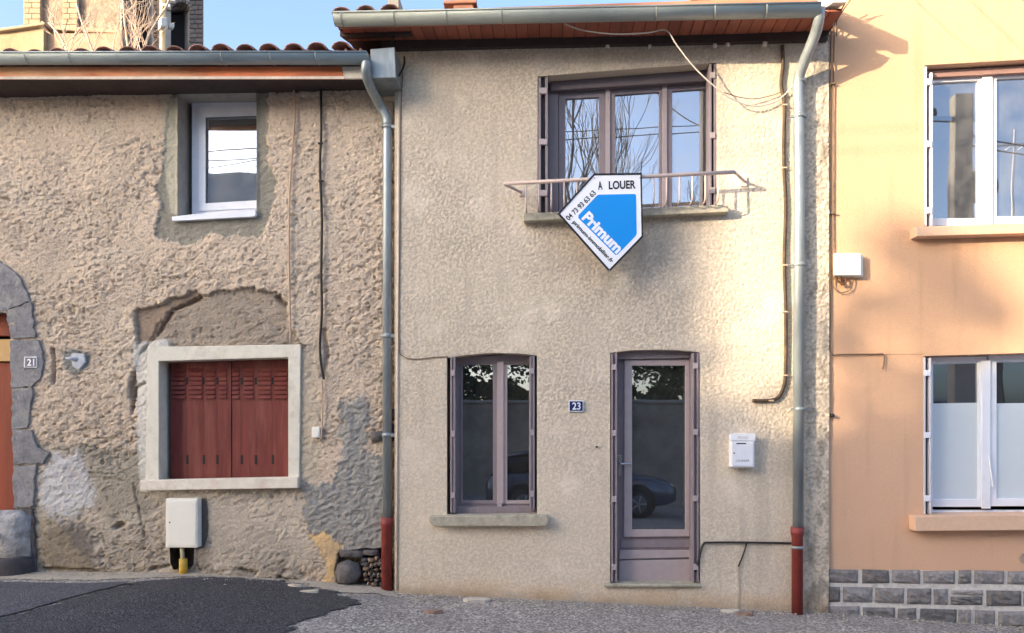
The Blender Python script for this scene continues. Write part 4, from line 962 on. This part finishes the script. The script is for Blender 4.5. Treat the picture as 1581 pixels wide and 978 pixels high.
np_ = obj('wall_peg', MB().lathe([(.001, -.05), (.016, -.05), (.018, 0.0)], W(1283, 642, YO), 'Y', 8), M_black); tag(np_, 'small dark peg in the orange wall edge left of the lower white window', 'peg')
wp = obj('wall_nail', MB().lathe([(.001, -.03), (.010, -.03), (.010, .01)], W(921, 690, 0), 'Y', 8), M_black); tag(wp, 'small black nail in beige render below number plate 23', 'nail')

# ------------------------------------------------------------------ gravel by the walls
def pebbles(name, n, area, smin, smax, m, seed, label=None):
    rg = random.Random(seed); mb = MB()
    ico = [(0, 0, 1), (.9, 0, .3), (.28, .85, .3), (-.72, .53, .3), (-.72, -.53, .3), (.28, -.85, .3), (0, 0, -.5)]
    fc = [[0, 1, 2], [0, 2, 3], [0, 3, 4], [0, 4, 5], [0, 5, 1], [6, 2, 1], [6, 3, 2], [6, 4, 3], [6, 5, 4], [6, 1, 5]]
    for _ in range(n):
        x, y = area(rg); z = float(gz(x, y))+.006+.008*float(fbm(np.array([x*1.7]), np.array([y*1.7]), 3, 5)[0])
        s = smin+(smax-smin)*rg.random()**3; a = rg.uniform(0, 6.28); fx, fy, fz = rg.uniform(.7, 1.4), rg.uniform(.6, 1.1), rg.uniform(.4, .8)
        ca_, sa_ = math.cos(a), math.sin(a)
        mb.add([(x+s*(ca_*p[0]*fx-sa_*p[1]*fy), y+s*(sa_*p[0]*fx+ca_*p[1]*fy), z+s*p[2]*fz) for p in ico], fc)
    o = obj(name, mb, m, None, recalc=False); tag(o, label, 'gravel'); return stuff(o)
def near_wall(rg):
    x = rg.uniform(-4.6, 4.9); yw = YL if x < xm0 else (0 if x < xm1 else YO)
    return x, yw-.03-abs(rg.gauss(0, .13))
pebbles('gravel', 2600, near_wall, .003, .017, mat('gravel_pale', C(180, 170, 154), .95, .35, 9, detail=2), 1, 'loose pale grit gathered along the foot of the walls')
pebbles('gravel', 2600, lambda rg: (rg.uniform(-2.2, 4.8), rg.uniform(-1.9, -.05)), .003, .010, mat('gravel_grey', C(138, 132, 126), .95, .35, 9, detail=2), 2, 'fine grey chippings scattered over the worn road')
rg = random.Random(8)
for i, (x, y, s, l) in enumerate(((735, 929, .10, 'flat pale slab fragment lying by the wall left of the door'), (1128, 946, .05, 'small broken chunk on the ground near the conduit end'), (480, 916, .06, 'pale lump of rubble on the verge near the exposed stones'), (1150, 950, .055, 'reddish flat chip on the ground near the red downpipe shoe'), (668, 947, .05, 'brown flat chip lying in the road before the beige house'), (455, 907, .05, 'small grey rubble stone on the verge left of the exposed stones'))):
    p = G(x, y); mb = MB(); n = 9
    tp = [(p.x+s*(1+rg.uniform(-.3, .3))*math.cos(2*math.pi*k/n)*1.5, p.y+s*(.7+rg.uniform(-.2, .2))*math.sin(2*math.pi*k/n), p.z+.022+.01*rg.random()) for k in range(n)]
    mb.prism(tp, [(a[0]*1.0, a[1], p.z-.02) for a in tp]); tag(obj('rubble_piece', mb, mat('rubble%d' % (i in (3, 4)), C(196, 186, 170) if i not in (3, 4) else C(146, 120, 106), .95, .2, 12, bump=.004), None, .006), l, 'rubble')

# ------------------------------------------------------------------ bell tower and bare shrub behind the old roof
YT = 14.0
M_tr = mat('tower_render', C(140, 122, 104), .95, .35, 4, bump=.08, bscale=5, dirt=C(126, 110, 96), dirt_amt=.5)
M_ash = mat('tower_ashlar', C(158, 138, 112), .9, .1, 2, bump=.01, bscale=10, rnd=.1)
M_tb = mat('tower_basalt', C(112, 100, 92), .9, .2, 3, bump=.02, bscale=8, rnd=.2)
M_tm = mat('tower_mortar', C(172, 166, 160), .95, .1, 4)
tw = thing('bell_tower', 'stone bell tower rising behind the old tiled roof at the left', 'tower', (W(170, 90, YT).x, YT+2, 0))
a0, a1 = W(37, 30, YT).x, W(186, 30, YT).x
mb = MB(); mb.box(((a0+a1)/2, YT+1.6, 8), (a1-a0, 3.1, 18)); obj('rendered_wall', mb, M_tr, tw)
def blocks(x0, x1, ya, yb, h, Y, m, nper=1, proud=.08, off=0):
    y = ya; k = off
    while y < yb:
        cuts = [x0, x1] if nper == 1 else ([x0, x0+(x1-x0)*(.5 if k % 2 else .33), x1] if nper == 2 else [x0]+[x0+(x1-x0)*(i+(.5 if k % 2 else 0))/nper for i in range(1 if not k % 2 else 0, nper)]+[x1])
        for i in range(len(cuts)-1):
            if cuts[i+1]-cuts[i] < 3: continue
            obj('stone', MB().rect(cuts[i]+.25, y+.25, cuts[i+1]-.25, y+h-.25, Y-proud, Y+.02, Y), m, tw, .012)
        y += h; k += 1
for (xa, xb) in ((38, 64), (98, 121)):
    obj('pilaster', MB().rect(xa, -110, xb, 120, YT-.03, YT+.04, YT), M_tm, tw)
    blocks(xa, xb, -20, 46, 8.5, YT-.03, M_ash, 2, .05)
obj('string_course', MB().px([(68, 38), (186, 46), (186, 52), (68, 45)], YT-.35, YT+.02), M_ash, tw, .03)
obj('corner_pilaster', MB().rect(66.5, 36, 70.5, 110, YT-.5, YT-.3, YT-.4), M_ash, tw)
obj('low_parapet', MB().px([(-150, 54), (0, 47), (67, 38), (67, 150), (-150, 150)], YT-.6, YT-.36), mat('parapet', C(162, 138, 106), .9, .2, 2, bump=.03, bscale=5), tw)
obj('parapet_coping', MB().px([(-150, 50), (0, 43), (69, 34), (69, 38), (0, 48), (-150, 55)], YT-.72, YT-.34), M_ash, tw, .02)
obj('low_wall', MB().rect(71, 52, 186, 150, YT-.45, YT-.02, YT-.45), mat('low_wall', C(160, 134, 110), .95, .25, 2, bump=.03, bscale=5), tw)
# dark facet with openings, turned away from the sun
pA = W(187, 30, YT); pB = Vector((W(314, 30, YT+1.4).x, YT+1.4, 0)); dF = Vector((pB.x-pA.x, pB.y-pA.y, 0)); nF = Vector((dF.y, -dF.x, 0)).normalized()
def fx(px):  # point on the facet at a pixel column
    best = None
    for i in range(400):
        t = i/399; q = Vector((pA.x, pA.y, 0))+dF*t; w = W(px, 30, q.y)
        e = abs(w.x-q.x)
        if best is None or e < best[0]: best = (e, q)
    return best[1]
def facet(x0, y0, x1, y1, d0, d1):
    q0, q1 = fx(x0), fx(x1); mb = MB()
    v = [(q.x+nF.x*d, q.y+nF.y*d, W(px, py, q.y).z) for d in (d0, d1) for (q, px, py) in ((q0, x0, y0), (q1, x1, y0), (q1, x1, y1), (q0, x0, y1))]
    return mb.add(v, [[0, 1, 2, 3], [7, 6, 5, 4], [0, 4, 5, 1], [1, 5, 6, 2], [2, 6, 7, 3], [3, 7, 4, 0]])
for (xa, xb) in ((187, 206), (236, 264), (292, 314.5)): obj('pier', facet(xa, -110, xb, 130, 0, -2.5), M_tm, tw)
obj('bell_opening', facet(206, -110, 236, 130, -.55, -.8), M_dark, tw)
obj('arch_opening', facet(264, 12, 292, 130, -.5, -.8), M_dark, tw)
obj('arch_head', facet(264, -110, 292, 4, 0, -.8), M_tm, tw)
k = 0
for (xa, xb, nper) in ((187, 206, 1), (236.5, 243, 1), (292, 314, 1)):
    y = -12.0
    while y < 76:
        cut = xa+(xb-xa)*(.6 if k % 2 else .38)
        for (c0_, c1_) in (((xa, cut), (cut, xb)) if xb-xa > 10 else ((xa, xb),)):
            obj('stone', facet(c0_+.3, y+.5, c1_-.3, y+6.6, .05, -.03), M_tb, tw, .015)
        y += 7.2; k += 1
# arch ring stones
for i in range(9):
    a = math.pi*i/9; b_ = math.pi*(i+1)/9
    mb = MB(); pts = []
    for (r, t) in ((14, a+.03), (14, b_-.03), (20, b_-.03), (20, a+.03)):
        pts.append((278-r*math.cos(t), 18-r*.95*math.sin(t)))
    fr_, bk = [], []
    for (x, y) in pts:
        q = fx(x); z = W(x, y, q.y).z
        fr_.append((q.x+nF.x*.07, q.y+nF.y*.07, z)); bk.append((q.x-nF.x*.3, q.y-nF.y*.3, z))
    obj('stone', mb.prism(fr_, bk), M_tb, tw, .012)
obj('drainpipe', facet(245, -110, 253, 130, .25, .1), mat('tower_pipe', C(226, 200, 150), .6), tw, .04)
obj('lamp_box', facet(240, 40, 251, 55, .6, .3), mat('lamp_grey', C(190, 188, 180), .5), tw, .03)
obj('lamp_box', facet(255, 46, 263, 54, .5, .3), MATS['lamp_grey'], tw, .03)
q = fx(277); z = W(277, 18, q.y).z
for dz, s in ((.06, .16), (-.08, .12)): obj('floodlight', MB().box((q.x-.08+dz, q.y-.45, z+dz*1.2), (.22, .16, .09), .4), mat('flood', C(215, 212, 205), .4), tw, .02)
# far right side of the tower
mb = MB(); qe = fx(314); mb.box((qe.x-2.6, qe.y+1.9, 8), (2.4, 2.0, 18)); obj('rear_block', mb, M_tb, tw)

shr = thing('bare_shrub', 'leafless tangled climbing shrub in front of the bell tower', 'shrub', (W(180, 90, 10).x, 10, 0))
rg = random.Random(12); mb = MB()
def twig(p, d, L_, r, depth):
    pts = [p]; n = 5
    for i in range(n):
        d = (d+Vector((rg.uniform(-.28, .28), rg.uniform(-.15, .15), rg.uniform(-.2, .25)))).normalized(); pts.append(pts[-1]+d*(L_/n))
    mb.tube(pts, [r*(1-.6*i/n) for i in range(n+1)], 4, False)
    if depth:
        for _ in range(3):
            q = pts[rg.randint(2, n)]; twig(q, (d+Vector((rg.uniform(-1, 1), rg.uniform(-.3, .3), rg.uniform(-.2, .6)))).normalized(), L_*rg.uniform(.45, .75), r*.6, depth-1)
for i in range(20):
    x = rg.choice([rg.uniform(70, 130), rg.uniform(150, 245), rg.uniform(190, 240)]); p = W(x, 105, 10+rg.uniform(-.4, .4))
    twig(p, Vector((rg.uniform(-.5, .5), 0, 1)).normalized(), rg.uniform(.7, 1.15), .017, 2)
for (pts) in ([(222, 100), (228, 60), (244, 30), (258, 8), (266, -20)], [(200, 100), (196, 60), (192, 30), (190, 0)], [(150, 100), (140, 70), (125, 30), (118, 5)], [(110, 100), (95, 60), (75, 35)]):
    mb.tube(smooth([W(x, y, 10) for x, y in pts], 4), .022, 5, False)
obj('stems', mb, M_twig, shr, recalc=False)
# small bare tree at the left edge against the sky
ltr = thing('bare_tree', 'faint leafless tree tips against the sky left of the bell tower', 'tree', (W(-30, 90, 26).x, 26, 0))
mb = MB()
def branch(mb, p, d, L_, r, depth, rg, spread=.7, up=.25, kids=(3, 4), tmin=.004, sides=5):
    pts = [p]; n = 4
    for i in range(n):
        d = (d+Vector((rg.uniform(-.16, .16), rg.uniform(-.16, .16), rg.uniform(-.05, .14)))).normalized(); pts.append(pts[-1]+d*(L_/n))
    mb.tube(pts, [max(tmin, r*(1-.5*i/n)) for i in range(n+1)], sides if depth > 2 else 3, False)
    if depth > 0:
        for j in range(rg.randint(*kids)):
            q = pts[rg.randint(2, n)] if j else pts[-1]
            nd = (d*.75+Vector((rg.uniform(-spread, spread), rg.uniform(-spread, spread), rg.uniform(-.2, spread)+up))).normalized()
            branch(mb, q, nd, L_*rg.uniform(.55, .8), r*rg.uniform(.45, .65), depth-1, rg, spread, up, kids, tmin, sides)
rg = random.Random(2); base_ = Vector((W(-30, 90, 26).x, 26, 0))
mbt = MB().tube([base_, base_+Vector((.1, 0, 5)), base_+Vector((0, 0, 9))], [.25, .2, .15], 8); obj('trunk', mbt, M_bark, ltr)
for k in range(5): branch(mb, base_+Vector((0, 0, 7+.5*k)), Vector((rg.uniform(-.3, .6), 0, 1)).normalized(), 2.6, .08, 3, rg, .6, .2, (2, 3), .012)
obj('crown', mb, M_bark, ltr, recalc=False)

# ------------------------------------------------------------------ the other side of the street (seen in the panes; its roofs and trees shade the facades)
def bare_tree(label, x, y, h, seed, spread=.7):
    rg = random.Random(seed); z0 = float(gz(x, y)); t = thing('bare_tree', label, 'tree', (x, y, z0), 'leafless trees across the street')
    pts = [Vector((x, y, z0-.1)), Vector((x+.1, y, z0+h*.15)), Vector((x-.05, y, z0+h*.3)), Vector((x+.05, y, z0+h*.42))]
    obj('trunk', MB().tube(smooth(pts, 4), [.24-.1*i/12 for i in range(13)], 10), M_bark, t)
    mb = MB()
    for k in range(8):
        p = pts[1].lerp(pts[3], k/7.0) if k else pts[3]
        branch(mb, p, Vector((rg.uniform(-spread, spread), rg.uniform(-.6, .6), 1.0)).normalized(), h*.24, .10, 4, rg, spread, .26, (2, 4), .007)
    obj('crown', mb, M_bark, t, recalc=False)
bare_tree('leafless tree reflected in the left pane of the upper beige-house window', 1.7, -19, 16.5, 31, .42)
bare_tree('leafless tree reflected low in the right pane of the upper beige-house window', 6.9, -23, 12.5, 32, .6)

def leafy(label, x, y, z0, rx, ry, rz, zc, n, seed, trunk=True, name='evergreen_tree', size=.16, cat='tree', grp=None):
    rg = random.Random(seed); g0 = float(gz(x, y)); t = thing(name, label, cat, (x, y, g0), grp)
    if trunk: obj('trunk', MB().tube([(x, y, g0-.1), (x+.08, y, g0+zc*.5), (x, y, g0+zc)], [.22, .16, .1], 8), M_bark, t)
    mb = MB(); cl = [(rg.gauss(0, .45), rg.gauss(0, .45), rg.gauss(0, .45)) for _ in range(40)]
    for i in range(n):
        c = rg.choice(cl); p = Vector((x+rx*(c[0]+rg.gauss(0, .2)), y+ry*(c[1]+rg.gauss(0, .2)), max(g0+.05, g0+zc+rz*(c[2]+rg.gauss(0, .2)))))
        a = Vector((rg.gauss(0, 1), rg.gauss(0, 1), rg.gauss(0, 1))).normalized()*size*rg.uniform(.6, 1.3); b = a.orthogonal()*rg.uniform(.4, .8)
        mb.add([p-a, p-b, p+a, p+b], [[0, 1, 2, 3]])
    obj('crown' if trunk else 'foliage', mb, M_leaf, t, recalc=False); return t
leafy('dark evergreen tree across the street reflected above the door pane', 2.0, -15.5, 0, 3.6, 1.5, 1.7, 5.0, 16000, 41, size=.07)
leafy('dark evergreen tree across the street reflected in the ground-floor window', -3.0, -15.0, 0, 3.4, 1.5, 1.7, 4.9, 14000, 42, size=.07)
gwl = thing('garden_wall', 'long grey garden wall across the street reflected behind the car', 'wall', (1.5, -13.5, -.3))
obj('masonry', MB().box((.5, -13.5, .9), (20, .4, 2.8)), mat('garden_render', C(150, 142, 130), .95, .25, 1.5, dirt=C(96, 88, 78), dirt_amt=.6), gwl)
obj('coping', MB().box((.5, -13.5, 2.34), (20.1, .55, .09)), M_conc, gwl, .02)
hg = thing('hedge', 'dark hedge topping the garden wall reflected across the street', 'hedge', (1.5, -14.2, -.3))
rg = random.Random(19); mb = MB()
for i in range(16000):
    x = rg.uniform(-9, 9.5); p = Vector((x, -14.2+rg.gauss(0, .35), 1.6+(1.55+.35*math.sin(x*1.7)+.25*math.sin(x*4.1))*rg.random()**.7))
    a = Vector((rg.gauss(0, 1), rg.gauss(0, 1), rg.gauss(0, 1))).normalized()*.07*rg.uniform(.6, 1.4); b = a.orthogonal()*rg.uniform(.5, .9); mb.add([p-a, p-b, p+a, p+b], [[0, 1, 2, 3]])
obj('foliage', mb, M_leaf, hg, recalc=False)
# sun-side screen far down the street
TS = 40.0
def up_sun(px, py, t): return W(px, py, 0)-SD*t
e_ = up_sun(1100, 300, TS)
bld = thing('street_house', 'tall plain house far down the street, behind the viewpoint', 'house', (e_.x-8, e_.y, 0))
M_far = mat('far_render', C(190, 176, 158), .95, .1, 1)
obj('wall', MB().box((e_.x-9, e_.y+4, 7.0), (18, 8, 16)), M_far, bld)
for sg_ in (0, 1):
    ya_, yb_ = (e_.y+8.3, e_.y+4.0) if sg_ else (e_.y-.3, e_.y+3.99)
    obj('roof', MB().prism([(e_.x-18.4, ya_, 14.95), (e_.x+.02, ya_, 14.95), (e_.x+.02, yb_, 17.0), (e_.x-18.4, yb_, 17.0)], [(e_.x-18.4, ya_, 14.8), (e_.x+.02, ya_, 14.8), (e_.x+.02, yb_, 16.8), (e_.x-18.4, yb_, 16.8)]), M_tile, bld)
for i in range(5):
    for j in range(4): obj('window', MB().box((e_.x-16+i*3.5, e_.y+8.0, 2+j*3.2), (1.1, .08, 1.6)), G_dark, bld)
rg = random.Random(77)
for i, (px, py, w_, hgt) in enumerate(((1120, 590, 1.3, 1.6), (1205, 545, 1.3, 1.6), (1300, 585, 1.2, 1.6), (1375, 620, 1.1, 1.6), (1450, 560, 1.2, 1.6), (1540, 560, 1.4, 1.6), (1660, 540, 1.6, 1.6))):
    p = up_sun(px, py, TS-3); zc = p.z-1.0
    leafy('bushy tree in the row down the street behind the viewpoint', p.x, p.y, 0, w_*1.1, w_*1.1, hgt, zc-1.6, 2600, 60+i, True, 'street_tree', .2, 'tree', 'row of bushy trees down the street')
for i, (px, py, w_) in enumerate(((1402, 378, .10), (1446, 430, .13), (1527, 472, .075), (1338, 470, .055), (1302, 525, .07))):
    p = up_sun(px, py, TS-5); g0 = float(gz(p.x, p.y))
    t = thing('slender_tree', 'slender clipped tree down the street behind the viewpoint', 'tree', (p.x, p.y, g0), 'slender clipped trees down the street')
    obj('trunk', MB().tube([(p.x, p.y, g0-.1), (p.x, p.y, p.z)], [.09, .03], 6), M_bark, t)
    mb = MB(); rg = random.Random(90+i)
    for k in range(200):
        c = Vector((p.x+rg.gauss(0, w_), p.y+rg.gauss(0, w_), p.z+rg.gauss(0, w_*1.3)))
        a = Vector((rg.gauss(0, 1), rg.gauss(0, 1), rg.gauss(0, 1))).normalized()*.07; b = a.orthogonal()*.6; mb.add([c-a, c-b, c+a, c+b], [[0, 1, 2, 3]])
    obj('crown', mb, M_leaf, t, recalc=False)

def opp_house(label, x0, x1, y, zr, ze, wallm, roofm):
    t = thing('opposite_house', label, 'house', ((x0+x1)/2, y, 0), 'houses across the street')
    obj('wall', MB().box(((x0+x1)/2, y-3, ze/2-.4), (x1-x0, 6, ze+.8)), wallm, t)
    obj('roof', MB().prism([(x0-.3, y+.4, ze-.05), (x1+.3, y+.4, ze-.05), (x1+.3, y-3, zr), (x0-.3, y-3, zr)], [(x0-.3, y+.4, ze-.2), (x1+.3, y+.4, ze-.2), (x1+.3, y-3, zr-.16), (x0-.3, y-3, zr-.16)]), roofm, t)
    obj('rear_roof', MB().prism([(x0-.3, y-6.4, ze-.05), (x1+.3, y-6.4, ze-.05), (x1+.3, y-3.01, zr), (x0-.3, y-3.01, zr)], [(x0-.3, y-6.4, ze-.2), (x1+.3, y-6.4, ze-.2), (x1+.3, y-3.01, zr-.16), (x0-.3, y-3.01, zr-.16)]), roofm, t)
    for i in range(int((x1-x0)/2.4)): obj('window', MB().box((x0+1.3+i*2.4, y+.01, ze*.68), (1.0, .06, 1.3)), G_dark, t)
    return t
opp_house('grey-roofed house across the street reflected in the small upper window', -14, -5.2, -12.5, 9.5, 5.8, M_far, mat('slate_roof', C(150, 146, 142), .9, .1, 1))
opp_house('low house across the street reflected in the orange house windows', 9.2, 19, -14, 6.6, 4.2, mat('opp_wall', C(120, 112, 104), .95, .1, 1), M_tile)
# utility pole, dish, antenna, wires
gp = float(gz(7.1, -6)); up_ = thing('utility_pole', 'concrete utility pole reflected in the orange house upper window', 'utility pole', (7.1, -6, gp))
obj('shaft', MB().prism([(7.1-.19, -6.15, gp-.1), (7.1+.19, -6.15, gp-.1), (7.1+.19, -5.85, gp-.1), (7.1-.19, -5.85, gp-.1)], [(7.1-.15, -6.1, 7.3), (7.1+.15, -6.1, 7.3), (7.1+.15, -5.9, 7.3), (7.1-.15, -5.9, 7.3)]), M_conc, up_, .02)
obj('cross_arm', MB().box((6.95, -6, 6.9), (1.0, .08, .08)), M_chrome, up_)
for dx in (-.55, -.3): obj('insulator', MB().lathe([(.001, .14), (.03, .13), (.045, .05), (.03, 0)], (6.95+dx, -6, 6.95), 'Z', 10), M_dark, up_)
ds = thing('satellite_dish', 'grey satellite dish reflected beside the pole in the orange house window', 'satellite dish', (11.0, -14.5, 5.0))
obj('mast', MB().tube([(11.6, -15, 4.6), (11.6, -14.6, 7.2), (11.9, -14.5, 8.1)], .04, 8), M_conc, ds)
obj('reflector', MB().lathe([(.001, .12), (.2, .1), (.4, .03), (.5, -.05), (.49, -.06), (.001, .10)], (12.0, -14.3, 8.3), 'Y', 20), mat('dish_grey', C(120, 118, 116), .5), ds)
at = thing('roof_antenna', 'white roof antenna reflected in the right pane of the orange house upper window', 'antenna', (13.0, -14.5, 5.5))
obj('mast', MB().tube([(13.0, -14.5, 5.2), (13.0, -14.5, 9.9)], .035, 8), M_whitep, at)
obj('boom', MB().tube([(12.1, -14.5, 9.5), (14.2, -14.5, 9.6)], .03, 8), M_whitep, at)
for k in range(5): obj('element', MB().tube([(12.2+k*.35, -14.75, 9.5), (12.2+k*.35, -14.25, 9.5)], .012, 6), M_whitep, at)
def wire(label, a, b, sag, r=.012):
    a, b = Vector(a), Vector(b); pts = [a.lerp(b, i/16)-Vector((0, 0, sag*4*(i/16)*(1-i/16))) for i in range(17)]
    tag(obj('overhead_wire', MB().tube(pts, r, 5), M_black), label, 'wire', 'overhead wires along the street')
for k, z in enumerate((7.5, 7.2)):
    wire(('upper' if k == 0 else 'lower')+' overhead wire across the street reflected in the upper windows', (-26, -8.5, z+.4), (6.6, -6, 7.05-.1*k), .35, .009)
    wire(('upper' if k == 0 else 'lower')+' overhead wire beyond the concrete pole reflected in the orange house', (7.3, -6, 6.6-.15*k), (26, -9, 6.2-.2*k), .4, .012)
pole2 = thing('utility_pole', 'concrete pole down the street behind the viewpoint carrying the house wires', 'utility pole', (-9.0, -10.5, float(gz(-9, -10.5))))
obj('shaft', MB().tube([(-9, -10.5, -.3), (-9, -10.5, 8.2)], [.16, .11], 10), M_conc, pole2)
for k, (x, z) in enumerate(((3.1, 5.75), (3.5, 5.85), (3.85, 6.0))):
    wire(('first', 'second', 'third')[k]+' service wire from the orange wall above the frame to the street pole', (x, YO-.01, z), (-8.9+.15*k, -10.5, 7.6+.15*k), .25, (.004, .005, .009)[k])

# parked car, seen in the door and window panes
cz = float(gz(1.5, -10.2)); cx0 = -1.3
car = thing('parked_car', 'pale silver parked car reflected in the door and ground-floor window', 'car', (cx0+2.1, -10.2, cz))
M_car = mat('car_paint', C(78, 84, 100), .25, .02, 3, metal=.3, coat=.6)
st = [(0, .34, .78, .66), (.1, .25, .95, .78), (.5, .2, 1.0, .84), (1.2, .2, 1.02, .87), (2.4, .2, 1.0, .87), (3.0, .2, .98, .87), (3.55, .22, .93, .85), (3.95, .26, .82, .78), (4.15, .34, .64, .66)]
def loft(sec, mb, n=20):
    v = []
    for s in sec:
        for k in range(n):
            a = 2*math.pi*k/n; e = .32; ca_, sa_ = math.cos(a), math.sin(a)
            v.append((cx0+s[0], -10.2+s[3]*math.copysign(abs(ca_)**e, ca_), cz+(s[1]+s[2])/2+(s[2]-s[1])/2*math.copysign(abs(sa_)**e, sa_)))
    m_ = len(sec); f = [[i*n+k, i*n+(k+1) % n, (i+1)*n+(k+1) % n, (i+1)*n+k] for i in range(m_-1) for k in range(n)]
    f += [list(range(n-1, -1, -1)), [(m_-1)*n+k for k in range(n)]]; return mb.add(v, f, True)
obj('body', loft(st, MB()), M_car, car)
gh = [(.12, .9, 1.0, .74), (.4, .88, 1.34, .70), (1.1, .88, 1.43, .66), (1.9, .88, 1.46, .66), (2.4, .88, 1.38, .68), (3.0, .88, .99, .74)]
obj('cabin', loft([(s[0], s[1], s[2]-.02, s[3]) for s in gh], MB()), mat('car_glass', C(26, 28, 34), .08, .02, 3), car)
obj('roof_panel', loft([(.5, 1.32, 1.40, .62), (1.0, 1.38, 1.46, .62), (1.5, 1.40, 1.48, .62), (2.0, 1.38, 1.47, .62), (2.3, 1.34, 1.42, .62)], MB()), M_car, car)
for x in (.85, 3.3):
    for s in (-1, 1):
        wh = obj('wheel', MB().lathe([(.001, -.1), (.2, -.1), (.31, -.09), (.32, 0), (.31, .09), (.2, .1), (.001, .1)], (cx0+x, -10.2+s*.82, cz+.32), 'Y', 24), M_black, car)
        obj('wheel_arch', MB().lathe([(.001, -.02), (.39, -.02), (.40, .0), (.39, .012), (.001, .012)], (cx0+x, -10.2+s*.862, cz+.36), 'Y', 24), M_dark, car)
        obj('rim', MB().lathe([(.001, .0), (.2, .01), (.21, -.01)], (cx0+x, -10.2+s*.925, cz+.32), 'Y', 20), mat('rim_grey', C(92, 92, 96), .5), wh)
        for q in range(5): obj('spoke', MB().tube([(cx0+x, -10.2+s*.935, cz+.32), (cx0+x+.19*math.cos(q*1.2566), -10.2+s*.935, cz+.32+.19*math.sin(q*1.2566))], .022, 6), mat('spoke_grey', C(150, 150, 154), .4), wh)
for s in (-1, 1):
    obj('headlight', MB().lathe([(.001, .1), (.08, .07), (.12, 0), (.001, -.02)], (cx0+4.0, -10.2+s*.58, cz+.64), 'X', 14), M_whitep, car)
    obj('tail_light', MB().box((cx0+.12, -10.2+s*.62, cz+.72), (.12, .2, .14)), mat('tail_red', C(150, 20, 20), .3), car, .02)
    for x in (.62, 1.5, 2.45): obj('door_seam', MB().box((cx0+x, -10.2+s*.866, cz+.62), (.015, .02, .66)), M_dark, car)
    for x in (1.35, 2.3): obj('door_handle', MB().box((cx0+x, -10.2+s*.875, cz+.8), (.16, .03, .025)), M_chrome, car, .006)
    obj('mirror', MB().box((cx0+2.6, -10.2+s*.9, cz+1.0), (.12, .18, .12)), M_car, car, .03)
